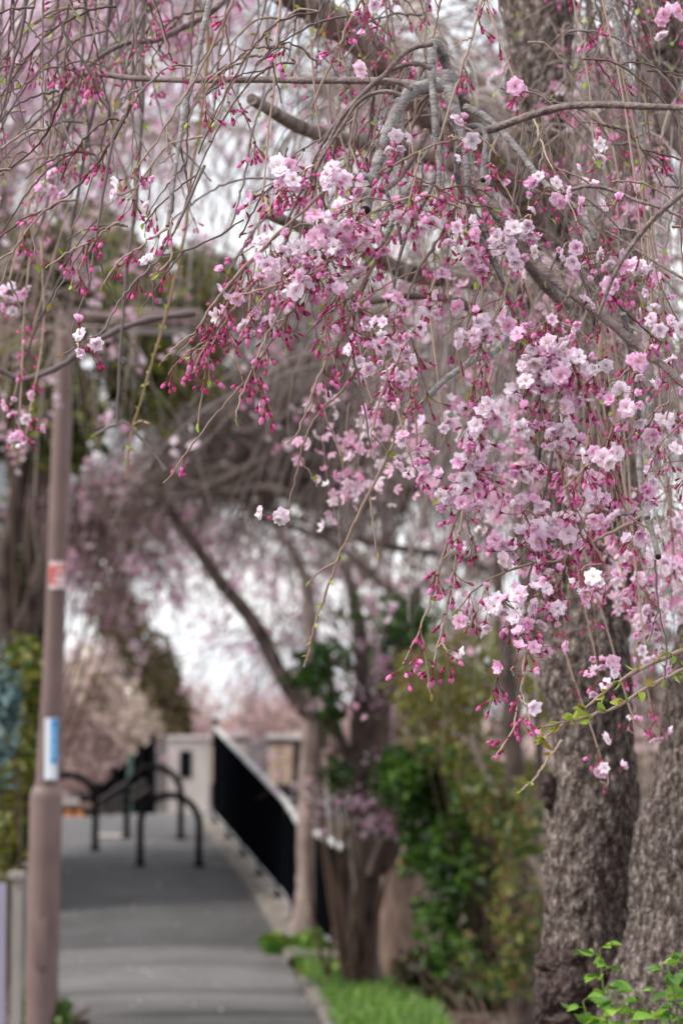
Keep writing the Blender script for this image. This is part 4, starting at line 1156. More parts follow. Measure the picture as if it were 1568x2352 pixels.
tw([(1600, 1476), (1568, 1491), (1484, 1531), (1409, 1571), (1349, 1621), (1304, 1656), (1240, 1698)], (3.4, 3.2), (9, 4), TW, .02, 0)
tw([(1600, 1522), (1568, 1536), (1484, 1581), (1409, 1626), (1349, 1646), (1284, 1661), (1222, 1677)], (3.35, 3.15), (9, 4), TW, .02, 0)
tw([(1290, 1700), (1260, 1740), (1225, 1790), (1195, 1815)], (3.9, 3.9), (5, 3.4), TW, 0, 0)

# random hanging twigs filling the crown: started on the traced branches and on limbs above the frame
OVER = [
    branch("limb", [(-260, -120), (100, -110), (460, -150), (800, -190), (1100, -220)], (3.2, 3.6), (16, 44), M_DARKB, sides=14),
    branch("limb", [(-200, -90), (150, -70), (420, -120), (700, -170), (900, -160)], (4.0, 4.6), (16, 40), M_DARKB, sides=14),
    branch("limb", [(1900, -80), (1600, -110), (1380, -150), (1250, -190)], (3.3, 4.4), (18, 50), M_DARKB, sides=14),
    branch("limb", [(1850, 500), (1650, 420), (1540, 300), (1480, 160)], (3.6, 5.1), (18, 40), M_DARKB, sides=14),
]
rs = np.random.default_rng(200)


def vert_tw(x0, y0, D, L, slant, c, w, bud, side=.2, curve=.0):
    n = max(4, int(L / 60))
    t = np.linspace(0, 1, n)
    wx = np.cumsum(rs.normal(0, 2.6, n)) + rs.normal(0, 3) * np.sin(t * 5 + rs.random() * 6)
    x = x0 + slant * L * (t + curve * t * t) + wx
    y = y0 + L * np.sqrt(1 - min(.8, slant ** 2)) * t
    tw(np.column_stack([x, y]), (D, D + rs.normal(0, .1)), w, c, bud, side)


CC = [TW, TG, TB, (126, 114, 112), (140, 123, 114)]
for i in range(215):
    b = OVER[rs.integers(0, 3)] if i < 160 else B[rs.integers(0, 14)]
    q = b['lay'][rs.integers(0, len(b['lay']))]
    x0, y0, D = q
    D = D + rs.uniform(.08, .55)
    side_ = -1 if x0 < 1050 else 1
    sl_ = side_ * abs(rs.normal(.22, .2)) if rs.random() < .75 else -side_ * rs.random() * .35
    L_ = rs.uniform(260, 640) if i < 160 else rs.uniform(160, 420)
    if x0 < 900:
        L_ *= .85
    vert_tw(x0, y0, D, L_, sl_, CC[rs.integers(0, 5)], (rs.uniform(3.6, 7), 2.6), rs.choice([.03, .08, .2, .4]), .35)
for i in range(56):     # crossing, arching fine twigs in the upper crown
    x0, y0 = rs.uniform(0, 1568), rs.uniform(0, 520)
    D = rs.uniform(3.1, 3.9)
    side_ = -1 if x0 < 1000 else 1
    n = 6; t = np.linspace(0, 1, n); L_ = rs.uniform(130, 330)
    x = x0 + side_ * L_ * t; y = y0 - 14 * np.sin(t * 2.2) + rs.uniform(.5, 1.5) * L_ * t * t
    tw(np.column_stack([x, y + rs.normal(0, 3, n)]), (D, D), (5, 3), CC[rs.integers(0, 5)], rs.choice([.1, .3, .6]), .25)

# flower clusters seen in the photograph: x, y, radius, flowers, depth (0: take the depth of the nearest twig)
CL = [(115, 430, 32, 6, 3.9), (312, 412, 20, 2, 0), (304, 462, 16, 2, 0), (662, 405, 40, 7, 0), (650, 450, 24, 3, 0), (780, 440, 40, 7, 0), (800, 505, 30, 4, 0),
      (630, 610, 42, 8, 0), (690, 610, 48, 11, 0), (745, 600, 46, 10, 0), (800, 560, 42, 8, 0), (735, 560, 26, 3, 0), (650, 645, 30, 4, 0), (555, 672, 24, 2, 0), (825, 520, 30, 4, 0), (870, 560, 20, 2, 0),
      (572, 742, 44, 7, 3.05), (745, 670, 22, 3, 0), (800, 700, 20, 2, 0), (850, 745, 40, 6, 0), (905, 775, 42, 6, 0), (845, 800, 36, 5, 0), (830, 840, 34, 4, 3.3), (920, 860, 50, 7, 3.5), (900, 940, 40, 5, 3.5),
      (860, 340, 12, 1, 0), (925, 322, 24, 3, 0), (1043, 335, 18, 2, 0), (1084, 350, 16, 1, 0), (1140, 400, 22, 2, 0), (965, 500, 40, 6, 0), (1000, 510, 36, 4, 0), (940, 520, 24, 2, 0),
      (1055, 550, 42, 6, 0), (1100, 590, 34, 4, 0), (1180, 590, 44, 7, 0), (1215, 520, 40, 5, 0), (1245, 450, 28, 4, 0), (1275, 470, 22, 2, 0), (1412, 476, 16, 2, 0), (1372, 375, 28, 4, 3.5),
      (1325, 590, 30, 4, 0), (1375, 605, 34, 5, 0), (1290, 580, 20, 2, 0), (1000, 695, 34, 6, 0), (1080, 758, 34, 5, 0), (1130, 790, 26, 3, 0), (1185, 755, 32, 4, 0), (1285, 768, 36, 6, 0), (1225, 805, 40, 8, 0),
      (1250, 855, 44, 8, 0), (1300, 850, 30, 4, 0), (1375, 850, 30, 3, 0), (1445, 850, 28, 3, 0), (1210, 910, 28, 4, 0), (1270, 880, 30, 4, 0), (1340, 900, 30, 3, 0), (1085, 985, 38, 8, 2.95), (1110, 1020, 18, 2, 0), (1210, 978, 28, 4, 0), (1290, 968, 30, 5, 0), (1280, 1030, 30, 4, 0), (1220, 1085, 26, 4, 0), (1310, 1072, 20, 2, 0),
      (1360, 1060, 36, 6, 0), (1395, 1040, 22, 3, 0), (940, 1060, 34, 6, 3.35), (970, 1080, 20, 2, 3.35), (1015, 1000, 30, 3, 3.5), (1085, 1100, 40, 8, 0), (1125, 1110, 22, 3, 0), (1030, 1140, 30, 4, 0), (1060, 1150, 24, 3, 0), (1150, 1130, 24, 3, 3.6),
      (1335, 1165, 36, 6, 0), (1375, 1190, 26, 4, 0), (1210, 1195, 34, 5, 0), (1250, 1215, 30, 4, 0), (1285, 1245, 28, 4, 0), (1240, 1265, 30, 4, 0), (1145, 1262, 20, 3, 0), (1160, 1290, 14, 1, 0), (1340, 1325, 26, 3, 0), (1372, 1360, 26, 3, 0), (1255, 1335, 20, 2, 0), (1195, 1260, 18, 2, 0),
      (1150, 1400, 30, 4, 0), (1125, 1412, 20, 2, 0), (1235, 1385, 30, 5, 0), (1275, 1395, 26, 3, 0), (1200, 1430, 20, 2, 0), (1085, 1440, 20, 2, 0), (1260, 1430, 22, 3, 0), (1220, 1500, 18, 2, 0), (1235, 1515, 14, 1, 0), (1180, 1548, 14, 2, 0), (1205, 1622, 12, 1, 0), (1030, 1500, 14, 1, 0),
      (1480, 1400, 50, 10, 3.9), (1500, 1450, 44, 7, 3.9), (1465, 1360, 30, 4, 3.9), (1535, 1310, 40, 7, 4.1), (1550, 1210, 34, 5, 4.1), (1375, 1548, 46, 8, 3.7), (1480, 1500, 26, 4, 3.8), (1450, 1670, 26, 3, 3.9), (1400, 1790, 18, 2, 3.9), (1500, 1680, 24, 3, 4.0),
      (215, 803, 20, 2, 0), (185, 815, 12, 1, 0), (28, 685, 22, 4, 4.4), (36, 712, 16, 2, 4.4), (40, 990, 22, 4, 4.3), (60, 1005, 16, 2, 4.3), (30, 920, 18, 2, 4.4), (640, 1195, 16, 2, 0), (1500, 40, 34, 5, 3.6), (1180, 210, 18, 2, 3.3), (1440, 950, 24, 3, 0), (1400, 660, 20, 2, 0), (1470, 640, 30, 4, 3.4), (1520, 700, 26, 3, 3.4), (790, 165, 14, 1, 0), (840, 20, 18, 2, 0), (365, 628, 10, 1, 0),
      (1520, 760, 30, 4, 0), (1545, 870, 30, 4, 3.2), (1500, 1000, 26, 3, 0), (1530, 1080, 30, 4, 3.4), (1480, 1130, 24, 3, 0), (1440, 1250, 24, 3, 3.3), (1555, 960, 26, 4, 3.5), (1420, 920, 26, 3, 0)]


def samples():
    out = []
    for b in Tw + B:
        if b['sample']:
            out.append(b['lay'])
    return np.vstack(out)


SMP = samples()
for (cx, cy, r, n_, D) in CL:
    if D == 0:
        d2 = (SMP[:, 0] - cx) ** 2 + (SMP[:, 1] - (cy - .4 * r)) ** 2 + ((SMP[:, 2] - 2.97) * 260) ** 2
        q = SMP[np.argmin(d2)]
        ddx = cx - q[0]; ddy = cy - q[1]
        pts = [(q[0], q[1], q[2]), (q[0] + ddx * .5 + rs.normal(0, 5), q[1] + min(ddy * .35, ddy - 20) * .6 - 6, q[2] - .01), (cx + rs.normal(0, 6), cy - .65 * r, q[2] - .02), (cx + rs.normal(0, 8), cy + .25 * r, q[2] - .02)]
    else:
        s_ = 1 if cx > 700 else -1
        L_ = rs.uniform(420, 760)
        sx_ = s_ * -rs.uniform(30, 190)
        pts = [(cx + sx_, cy - L_, D + .1), (cx + sx_ * rs.uniform(.4, .6) + rs.normal(0, 12), cy - L_ * .5, D + .05), (cx + rs.normal(0, 6), cy - .6 * r, D), (cx + rs.normal(0, 8), cy + .3 * r, D)]
    lay = spline(np.array(pts), 5)
    b = dict(name="twig", lay=lay, w=np.linspace(4.6, 3.2, len(lay)), mat=M_TWIGS, bud=.35, sides=5, node=.12, side=0, sample=True, c=TW, spur=True)
    Tw.append(b)
SMP = samples()

# side twiglets, alternating along the twigs
extra = []
for b in Tw:
    if b['side'] <= 0:
        continue
    lay = b['lay']
    cum = np.concatenate([[0], np.cumsum(np.hypot(np.diff(lay[:, 0]), np.diff(lay[:, 1])))])
    s_ = rs.uniform(20, 90); sg = rs.choice([-1, 1])
    while s_ < cum[-1] - 30:
        if rs.random() < b['side']:
            q = np.array([np.interp(s_, cum, lay[:, k]) for k in range(3)])
            q2 = np.array([np.interp(min(cum[-1], s_ + 10), cum, lay[:, k]) for k in range(3)])
            an = math.atan2(q2[1] - q[1], q2[0] - q[0]) + sg * rs.uniform(.45, 1.0)
            L_ = rs.uniform(40, 150)
            t = np.linspace(0, 1, 5)
            x = q[0] + math.cos(an) * L_ * t; y = q[1] + math.sin(an) * L_ * t * (1 - .3 * t) + .4 * L_ * t * t
            e = branch("twig", np.column_stack([x, y]), (q[2], q[2] + rs.normal(0, .04)), (3.8, 2.8), M_TWIGS, max(b['bud'], .15), sides=5, node=.14, per=3)
            e['c'] = b['c']; e['side'] = 0
            extra.append(e)
        s_ += rs.uniform(40, 90); sg = -sg
Tw += extra

# build branches and twigs; the largest 300 twigs are parts of their own, the finest are joined
for b in B + OVER:
    lay = b['lay']; w = P(lay[:, 0], lay[:, 1], lay[:, 2])
    r = b['w'] * .6 * lay[:, 2] / F * (1 + rs.normal(0, .05, len(lay)))
    mb = MB(); mb.tube(w, r, 12)
    if b['name'] == 'branch' and any(abs(lay[0, 0] - q[0]) < 1 and abs(lay[0, 1] - q[1]) < 1 for q in ((839, 482), (1109, 412), (770, 410), (1510, 1278))):
        mb.tube([w[0], w[0] + unit(w[0] - w[1]) * .003], [r[0] * .96, r[0] * .8], 12, 1)
    mb.build(b['name'], [b['mat'], M_CUT], tree)


def tw_size(b):
    l = b['lay']
    inside = ((l[:, 0] > 0) & (l[:, 0] < 1568) & (l[:, 1] > 0) & (l[:, 1] < 2352)).mean()
    return np.hypot(np.diff(l[:, 0]), np.diff(l[:, 1])).sum() * inside * b['w'].mean()


order = sorted(range(len(Tw)), key=lambda i: -tw_size(Tw[i]))
rest = MB()
for rank, i in enumerate(order):
    b = Tw[i]
    lay = b['lay']; w = P(lay[:, 0], lay[:, 1], lay[:, 2])
    nn = len(w)
    w = w + rs.normal(0, .0008, (nn, 3)) * (np.arange(nn) > 0)[:, None]
    r = b['w'] * .58 * lay[:, 2] / F * (1 + rs.normal(0, b['node'], nn))
    r[::3] *= 1.18
    c = np.array(sl(*b['c'])) * (1 + rs.normal(0, .1))
    if rank < 300:
        mb = MB(); mb.tube(w, r, b['sides'], 0, np.clip(c, 0, 1)); mb.build("twig", M_TWIGS, tree)
    else:
        rest.tube(w, r, 4, 0, np.clip(c, 0, 1), cap=False)
    b['world'] = w
rest.build("fine_twigs", M_TWIGS, tree, kind="stuff")

# ------------------------------------------------------------------ blossom, bud and leaf shapes (stalk root at the origin, hanging along -Z)
STALKC = np.array(sl(112, 58, 54)); STALKG = np.array(sl(126, 104, 66)); CALYX = np.array(sl(126, 44, 62))


def stalk(mb, L, bend, side, c, r=.00042, n=6):
    t = np.linspace(0, 1, n)
    x = bend * L * t ** 2; z = -L * (t - .18 * abs(bend) * t ** 2)
    pts = np.stack([x, np.zeros(n), z], -1)
    mb.tube(pts, np.full(n, r), 4, 1, c, cap=False)
    d = unit(pts[-1] - pts[-2])
    return pts[-1], d


def frame(d):
    a = unit(np.cross(d, [0.2, 1, .1])); return a, np.cross(d, a)


def bud_shape(size, stage, L, bend, seed):
    r_ = np.random.default_rng(seed)
    mb = MB()
    e, d = stalk(mb, L, bend, 0, STALKC * (.9 + .3 * r_.random()))
    a, b = frame(d)
    # calyx tube
    n = 6
    mb.tube([e - d * .0006, e + d * size * .25, e + d * size * .5], [.0008, size * .2, size * .24], n, 1, CALYX * (.8 + .4 * r_.random()), cap=False)
    tip, base = {0: ((194, 62, 122), (166, 44, 100)), 1: ((222, 94, 162), (200, 62, 132)), 2: ((238, 138, 198), (220, 98, 168)), 3: ((247, 184, 224), (232, 130, 194))}[stage]
    tip = np.array(sl(*tip)); base = np.array(sl(*base))
    prof = [(.42, .17), (.6, .25), (.82, .295), (1.05, .25), (1.24, .14), (1.33, .02)]
    th = np.linspace(0, 2 * np.pi, 8, endpoint=False)
    V = []; C = []
    for i, (h, rr) in enumerate(prof):
        k = 1 + .07 * np.cos(th * 3 + i * .5)
        V.append(e + d * size * h + (a * np.cos(th + i * .2)[:, None] + b * np.sin(th + i * .2)[:, None]) * (size * rr * k)[:, None])
        f = i / 5
        C.append(np.tile(base * (1 - f) + tip * f, (8, 1)))
    ii = np.arange(48).reshape(6, 8)
    f = np.stack([ii[:-1], np.roll(ii[:-1], -1, 1), np.roll(ii[1:], -1, 1), ii[1:]], -1).reshape(-1, 4)
    mb.add(np.vstack(V), f, 0, np.clip(np.vstack(C), 0, 1))
    return mb


def flower_shape(size, opening, L, bend, seed, tint):
    """opening: 0 half-open bell, 1 flat; double flower of two whorls"""
    r_ = np.random.default_rng(seed)
    mb = MB()
    e, d = stalk(mb, L, bend, 0, STALKC * (.9 + .3 * r_.random()))
    a, b = frame(d)
    mb.tube([e - d * .0005, e + d * .003, e + d * .0055], [.0008, .0016, .0022], 6, 1, CALYX * (.8 + .4 * r_.random()), cap=False)
    o = e + d * .005
    for k in range(5):         # sepals
        th = 2 * math.pi * k / 5 + .3
        u = a * math.cos(th) + b * math.sin(th); v = -a * math.sin(th) + b * math.cos(th)
        mb.add([o + u * .0016 - v * .0014, o + u * .0016 + v * .0014, o + u * .0062 - d * .0004 * (2 * opening - 1)], [[0, 1, 2]], 1, CALYX)
    pale = np.array(sl(*tint[0])); deep = np.array(sl(*tint[1]))
    nu, nv = 5, 4
    us = np.linspace(0, 1, nu); vs = np.linspace(-1, 1, nv)
    whorls = [(6 if opening > .4 else 5, 1.0, .0, 1.0), (6, .86, .42, .8), (4, .6, .85, .5)]
    if opening < .3:
        whorls = whorls[:2]
    for (npet, sc_, ex, wd) in whorls:
        ph = r_.random() * 6
        for k in range(npet):
            th = 2 * math.pi * k / npet + ph + r_.normal(0, .1)
            R_ = size * .5 * sc_ * (1 + r_.normal(0, .06))
            el0 = (1 - opening) * 1.25 + ex * .7 + r_.normal(0, .1)
            u_ = a * math.cos(th) + b * math.sin(th); v_ = -a * math.sin(th) + b * math.cos(th)
            V = []; C = []
            pr = 0.0; pz = 0.0
            tw_ = r_.normal(0, .22)
            for i, uu in enumerate(us):
                el = el0 + .25 - .55 * uu * (opening + .3)
                if i:
                    pr += math.cos(el) * R_ / (nu - 1); pz += math.sin(el) * R_ / (nu - 1)
                w_ = R_ * .47 * (.28 + 1.0 * math.sin(min(1, uu * 1.12) * math.pi * .62)) * (1.0 if uu < .9 else .74) * wd ** .2
                for vv in vs:
                    notch = -.2 * R_ * (1 - abs(vv)) ** 1.0 * (uu == 1) + .03 * R_ * (abs(vv) < .5) * (uu == 1) * r_.normal()
                    rr = pr + notch * math.cos(el)
                    lift = (.28 * vv * vv + tw_ * vv * uu) * w_ + r_.normal(0, .03) * R_ * uu
                    V.append(o + u_ * rr + v_ * vv * w_ + d * (pz + lift))
                    f = (1 - uu) * .25 + abs(vv) * .22 * uu + (uu > .9) * .25
                    C.append(pale * (1 - f) + deep * f)
            ii = np.arange(nu * nv).reshape(nu, nv)
            f = np.stack([ii[:-1, :-1], ii[:-1, 1:], ii[1:, 1:], ii[1:, :-1]], -1).reshape(-1, 4)
            mb.add(V, f, 0, np.clip(np.array(C) * (1 + r_.normal(0, .03)), 0, 1))
    if opening > .5:
        for k in range(9):
            th = r_.random() * 6.3; sp_ = r_.uniform(.1, .55)
            q = o + (a * math.cos(th) + b * math.sin(th)) * size * .2 * sp_ + d * size * .26
            mb.add([o - a * .0003, o + a * .0003, q + b * .0004, q - b * .0004], [[0, 1, 2, 3]], 1, sl(226, 196, 150))
    return mb


TINTS = [((255, 247, 253), (249, 214, 238)), ((255, 240, 250), (245, 194, 229)), ((253, 226, 244), (236, 154, 209)), ((255, 248, 253), (250, 220, 241))]
LS = [.014, .020, .027]
BUDS = {}; FLW = {}
for stg, size in ((0, .0054), (1, .0069), (2, .0085), (3, .0106)):
    for li, L_ in enumerate(LS):
        for v in range(2):
            s_ = bud_shape(size, stg, L_ * (.8 if stg == 0 else 1), [.15, .5][v], stg * 10 + li * 3 + v)
            BUDS[(stg, li, v)] = (s_, s_.mesh("flower_bud", [M_PETAL, M_STALK]))
for oi_, op in enumerate((.12, .5, .85, 1.0)):
    for li, L_ in enumerate(LS):
        for v in range(3):
            sz = [.0175, .0203, .0226, .025][oi_]
            s_ = flower_shape(sz, op, L_, [.25, .7, 1.1][v], oi_ * 100 + li * 10 + v, TINTS[(oi_ * 2 + v + li) % 4 if op > .2 else 2])
            FLW[(oi_, li, v)] = (s_, s_.mesh("blossom", [M_PETAL, M_STALK]))

INST_F = []; INST_B = []


def orient(d, spin):
    """rotation taking -Z to d"""
    q = Vector((0, 0, -1)).rotation_difference(Vector(d))
    return (q @ Quaternion((0, 0, 1), spin))


def facing_spin(d):
    """turn about the stalk so that the bent end leans towards the viewer, more or less"""
    q = Vector((0, 0, -1)).rotation_difference(Vector(d))
    x = q @ Vector((1, 0, 0)); y = q @ Vector((0, 1, 0))
    return math.atan2(-y.y, -x.y)


SMPW = P(SMP[:, 0], SMP[:, 1], SMP[:, 2])
for (cx, cy, r, n_, D) in CL:
    if D == 0:
        d2 = (SMP[:, 0] - cx) ** 2 + (SMP[:, 1] - cy) ** 2 + ((SMP[:, 2] - 2.95) * 200) ** 2
        D = SMP[np.argmin(d2), 2]
    for k in range(int(round(n_ * 1.4))):
        th = rs.random() * 6.283; rr = r * .74 * math.sqrt(rs.random())
        T = P3(cx + rr * math.cos(th), cy + rr * math.sin(th) * .85, D - .012 + rs.normal(0, .018))
        want = T + [0, 0, .02]
        dist = np.linalg.norm(SMPW - want, axis=1)
        near = np.argsort(dist)[:4]
        root = SMPW[near[rs.integers(0, 2 + (dist[near[3]] < .03) * 2)]]
        v = T - root; L_ = np.linalg.norm(v)
        if L_ > .045:
            root = T - unit(v) * .03; v = T - root; L_ = .03
        dvec = unit(unit(v) + rs.normal(0, .12, 3))
        li = int(np.argmin(np.abs(np.array(LS) - L_)))
        op = int(rs.choice([0, 1, 2, 3], p=[.26, .28, .28, .18]))
        vb = int(rs.choice([0, 1, 2], p=[.25, .4, .35]))
        sp_ = facing_spin(dvec) + rs.normal(0, 1.1) if rs.random() < .75 else rs.random() * 6.3
        INST_F.append((root, orient(dvec, sp_), rs.uniform(.74, 1.1), (op, li, vb), D))
    # buds among the flowers
    for k in range(int(n_ * .6)):
        th = rs.random() * 6.283; rr = r * 1.15 * math.sqrt(rs.random())
        T = P3(cx + rr * math.cos(th), cy + rr * math.sin(th) + 8, D + rs.normal(0, .02))
        dist = np.linalg.norm(SMPW - T - [0, 0, .018], axis=1)
        root = SMPW[np.argmin(dist)]
        v = T - root; L_ = np.linalg.norm(v)
        if L_ > .042:
            continue
        li = int(np.argmin(np.abs(np.array(LS) - L_)))
        INST_B.append((root, orient(unit(v), rs.random() * 6.3), rs.uniform(.85, 1.15), (int(rs.choice([1, 2, 3], p=[.25, .4, .35])), li, int(rs.integers(0, 2))), D))

LEAFP = []; SCALES = MB()
for b in Tw + B:
    lay = b['lay']; w = b.get('world')
    if w is None:
        w = P(lay[:, 0], lay[:, 1], lay[:, 2])
    seg = np.concatenate([[0], np.cumsum(np.linalg.norm(np.diff(w, axis=0), axis=1))])
    s_ = rs.uniform(.006, .03)
    while s_ < seg[-1]:
        q = np.array([np.interp(s_, seg, w[:, k]) for k in range(3)])
        lx_, ly_, lD = [np.interp(s_, seg, lay[:, k]) for k in range(3)]
        dens = b['bud']
        # sparse buds at the far left and low middle, dense right of centre, as in the photograph
        if ly_ < 420 and (lx_ < 620 or lx_ > 1150):
            dens *= .5
        if 420 < lx_ < 1300 and 380 < ly_ < 960:
            dens *= 1.25
        if rs.random() < dens * .58:
            old = rs.random()
            st0 = 0 if old < .08 else 1 if old < .4 else 2
            tan = unit(np.array([np.interp(min(seg[-1], s_ + .01), seg, w[:, k]) for k in range(3)]) - q)
            side_ = unit(np.cross(tan, rs.normal(size=3)))
            for k in range(int(rs.integers(3, 7))):
                d = unit(np.array([0, 0, -1.0]) + rs.normal(0, .28, 3) + side_ * .3 + tan * .25)
                stg = int(np.clip(st0 + rs.choice([-1, 0, 0, 1]), 0, 3))
                INST_B.append((q, orient(d, rs.random() * 6.3), rs.uniform(.82, 1.15), (stg, int(rs.choice([0, 1, 2], p=[.35, .45, .2])), int(rs.integers(0, 2))), lD))
            SCALES.tube([q - side_ * .001, q + side_ * .0018 - [0, 0, .0012], q + side_ * .0026 - [0, 0, .0032]], [.0016, .0018, .0006], 5, 0, np.array(sl(126, 78, 56)) * (.8 + .4 * rs.random()), cap=False)
        elif rs.random() < .10:
            tan = unit(np.array([np.interp(min(seg[-1], s_ + .01), seg, w[:, k]) for k in range(3)]) - q)
            side_ = unit(np.cross(tan, rs.normal(size=3)) + tan * .6)
            if rs.random() < .5:
                LEAFP.append((q, side_, rs.uniform(.006, .012), lD))
            else:
                SCALES.tube([q, q + side_ * .003, q + side_ * .0052], [.0013, .0012, .0003], 5, 0, np.array(sl(112, 74, 56)), cap=False)
        s_ += rs.uniform(.015, .032)
    if b['name'] == 'twig' and not b.get('spur') and rs.random() < .6:
        LEAFP.append((w[-1], unit(w[-1] - w[-2]), rs.uniform(.008, .014), lay[-1, 2]))
SCALES.build("bud_scales", M_TWIGS, tree, kind="stuff")
# leafy green shoots: fresh leaves along the two low right twigs and the long hanging one
for b in Tw:
    l = b['lay']
    if (abs(l[-1, 0] - 1240) < 30 and l[-1, 1] > 1660 and l[-1, 1] < 1710) or abs(l[-1, 0] - 698) < 3 or abs(l[-1, 0] - 1195) < 2 or abs(l[0, 0] - 290) < 1 and abs(l[0, 1] - 1100) < 1:
        w = b['world']; seg = np.concatenate([[0], np.cumsum(np.linalg.norm(np.diff(w, axis=0), axis=1))])
        s_ = .03
        while s_ <= seg[-1] + .002:
            q = np.array([np.interp(s_, seg, w[:, k]) for k in range(3)])
            tan = unit(w[-1] - w[-3])
            for k in range(rs.integers(2, 5)):
                LEAFP.append((q, unit(tan + rs.normal(0, .7, 3)), rs.uniform(.012, .023) * (.55 if l[0, 2] > 3.5 else 1), float(np.interp(s_, seg, l[:, 2]))))
            s_ += rs.uniform(.018, .04)


def leaf_shape(L_, seed, cols):
    r_ = np.random.default_rng(seed)
    mb = MB(); nu = 6
    V = []; C = []
    for i in range(nu):
        u = i / (nu - 1)
        w_ = L_ * .26 * math.sin(math.pi * min(1, .06 + u * .94)) ** .8
        zc = L_ * (.22 * u * u)
        for v in (-1, 0, 1):
            V.append([L_ * u, v * w_, -zc + abs(v) * w_ * .5])
            c = np.array(sl(*cols[0])) * (1 - .5 * (v == 0)) + np.array(sl(*cols[1])) * .5 * (v == 0)
            C.append(c)
    ii = np.arange(nu * 3).reshape(nu, 3)
    f = np.stack([ii[:-1, :-1], ii[:-1, 1:], ii[1:, 1:], ii[1:, :-1]], -1).reshape(-1, 4)
    mb.add(V, f, 0, np.array(C))
    return mb


LSH = [leaf_shape(1.0, i, c) for i, c in enumerate((((150, 172, 60), (176, 190, 90)), ((128, 156, 50), (150, 172, 78)), ((168, 178, 74), (190, 196, 110)), ((150, 128, 62), (172, 160, 90))))]
LME = [s.mesh("leaf", M_LEAF) for s in LSH]


def dir_rot(d, spin):
    q = Vector((1, 0, 0)).rotation_difference(Vector(d))
    return q @ Quaternion((1, 0, 0), spin)


def shows(p):
    v = np.asarray(p) - CAM; z = v @ _FWD
    x = 784 + F * (v @ _RT) / z; y = 1176 - F * (v @ _UP) / z
    return -30 < x < 1600 and -30 < y < 2380


def place(insts, shapes, name, mats, limit, restname):
    vis = [i for i in insts if shows(i[0])]
    off = [i for i in insts if not shows(i[0])]
    vis.sort(key=lambda i: (i[4] - .12 * (i[3][0] if isinstance(i[3], tuple) else 0)))
    for p, q, s_, key, D in vis[:limit]:
        o = bpy.data.objects.new(name, shapes[key][1])
        o.location = p; o.rotation_mode = 'QUATERNION'; o.rotation_quaternion = q; o.scale = (s_,) * 3
        link(o, tree)
    mb = MB()
    for p, q, s_, key, D in vis[limit:] + off:
        src = shapes[key][0]
        R_ = np.array(q.to_matrix()) * s_
        n0_ = 0
        j = 1 + rs.normal(0, .05)
        for v, f, m_, c in zip(src.v, src.f, src.m, src.c):
            mb.add(v @ R_.T + p, f - n0_, m_, np.clip(c * j, 0, 1)); n0_ += len(v)
    if mb.n:
        mb.build(restname, mats, tree, kind="stuff")
    print(name, len(vis), len(off))


place(INST_F, FLW, "blossom", [M_PETAL, M_STALK], 300, "further_blossoms")
place(INST_B, BUDS, "flower_bud", [M_PETAL, M_STALK], 300, "further_buds")
LEAFP = [(p, dir_rot(d, rs.random() * 6.3), s_, int(rs.integers(0, 4)), D) for p, d, s_, D in LEAFP]
place(LEAFP, {i: (LSH[i], LME[i]) for i in range(4)}, "leaf", M_LEAF, 300, "further_leaves")

# ------------------------------------------------------------------ rear crown of the same tree: out-of-focus hanging twigs with blossoms
crown(tree, [(1400, 300, 260, 360, 4.9, .7, 1), (1450, 800, 200, 300, 4.6, .5, .8), (900, 250, 300, 260, 4.9, .6, .5), (1080, 620, 240, 220, 4.8, .5, .6), (1350, 620, 200, 200, 4.4, .4, .5)], 560, .42, .0017, 170, 300,
      PINKP, [(146, 132, 127), (162, 148, 140), (124, 110, 105)], grav=.35, per=5, fsize=.024, spread=.018, n=14, up=.1)
crown(tree, [(1520, 1200, 80, 200, 4.3, .3, 1), (1180, 1080, 120, 180, 4.5, .3, .7), (900, 930, 150, 150, 4.4, .3, .5)], 90, .22, .0014, 80, 301,
      PINKP, [(132, 114, 106), (150, 130, 118)], grav=.4, per=5, fsize=.024, spread=.016, n=12, up=0)

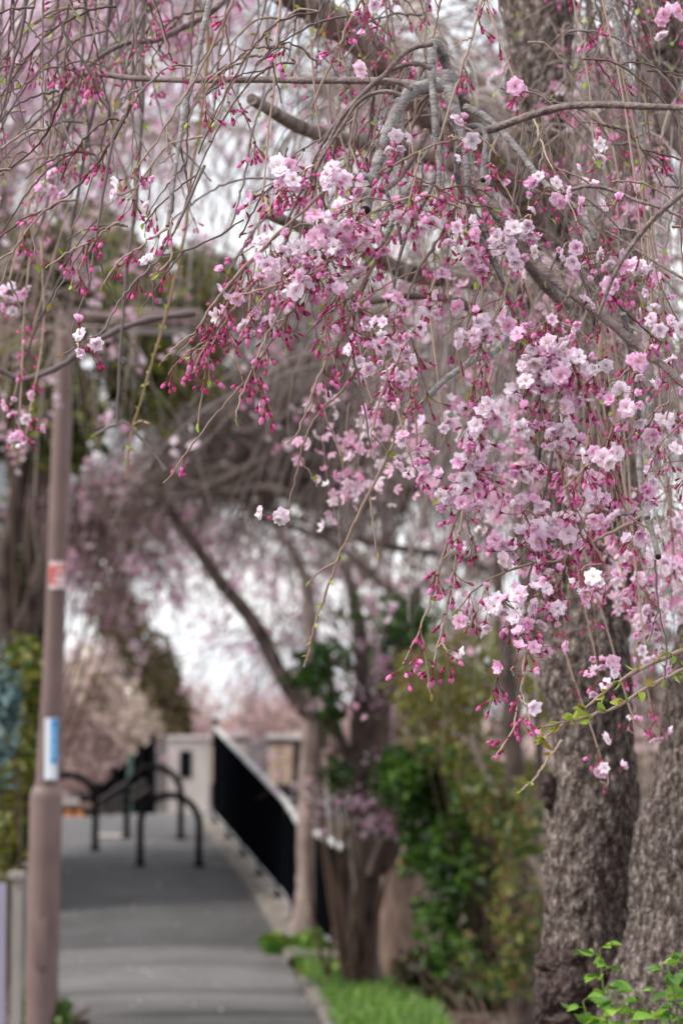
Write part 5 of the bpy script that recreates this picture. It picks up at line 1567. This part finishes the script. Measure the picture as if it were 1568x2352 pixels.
# ------------------------------------------------------------------ fresh green shoots at the lower right corner
sh = thing("young_shrub", "bright green young leafy shoots in the lower right corner before the trunks", "shrub", [P3(1440, 2500, 4.0)[0], P3(1440, 2500, 4.0)[1], 0])
SHL = [leaf_shape(1.0, 40 + i, c) for i, c in enumerate((((112, 156, 44), (158, 190, 92)), ((92, 138, 42), (136, 172, 80)), ((136, 172, 58), (176, 200, 108)), ((74, 116, 46), (112, 144, 72))))]
for s_ in SHL:
    for v in s_.v:
        v[:, 1] *= 1.18
SHM = [s_.mesh("leaf", M_LEAF) for s_ in SHL]
for pts, D in (([(1425, 2900), (1410, 2480), (1398, 2400), (1390, 2330), (1383, 2260), (1379, 2210), (1376, 2182)], 4.0), ([(1590, 2900), (1560, 2480), (1556, 2380), (1552, 2310), (1540, 2250), (1528, 2212)], 3.95),
               ([(1420, 2800), (1436, 2420), (1430, 2360), (1420, 2310), (1414, 2290)], 3.95), ([(1500, 2800), (1496, 2440), (1492, 2360), (1478, 2310), (1462, 2286)], 4.05), ([(1360, 2800), (1350, 2440), (1352, 2380), (1345, 2330), (1338, 2300)], 4.1),
               ([(1600, 2700), (1590, 2400), (1580, 2300), (1574, 2220), (1570, 2200)], 4.0), ([(1462, 2800), (1456, 2450), (1452, 2390), (1440, 2352)], 3.9)):
    p = np.array(pts, float)
    w = spline(P(p[:, 0], p[:, 1], np.full(len(p), D)), 6)
    w[0][2] = max(0.0, w[0][2] - .3)
    mb = MB(); mb.tube(w, np.linspace(.0032, .0012, len(w)), 8, 0, sl(138, 150, 84)); mb.build("stem", M_LEAF, sh)
    seg = np.concatenate([[0], np.cumsum(np.linalg.norm(np.diff(w, axis=0), axis=1))])
    s_ = seg[-1]; k = 0
    while s_ > seg[-1] - .17:
        q = np.array([np.interp(s_, seg, w[:, j]) for j in range(3)])
        az = k * 2.4 + rs.normal(0, .3)
        out = np.array([math.cos(az), math.sin(az) * .8 - .25, .25 + .5 * (s_ == seg[-1])])
        ln = rs.uniform(.024, .042) * (.75 if s_ == seg[-1] else 1)
        pet = q + unit(out) * .012
        mb = MB(); mb.tube([q, (q + pet) / 2 + [0, 0, .001], pet], [.0007, .0006, .0005], 5, 0, sl(132, 152, 80)); mb.build("leaf_stalk", M_LEAF, sh)
        for j in range(3):
            dv = unit(unit(out) + np.array([math.cos(az + (j - 1) * 1.2), math.sin(az + (j - 1) * 1.2), -.15]) * .9 + rs.normal(0, .12, 3))
            o = bpy.data.objects.new("leaf", SHM[int(rs.integers(0, 4))])
            o.location = pet; o.rotation_mode = 'QUATERNION'
            up_q = dir_rot(dv, 0)
            o.rotation_quaternion = up_q @ Quaternion((1, 0, 0), rs.normal(0, .5))
            l_ = ln * (1.1 if j == 1 else .8); o.scale = (l_,) * 3
            link(o, sh)
        s_ -= rs.uniform(.010, .018); k += 1

print("objects", len(bpy.data.objects), "tris", sum(len(m.loops) - 2 * len(m.polygons) for m in bpy.data.meshes))
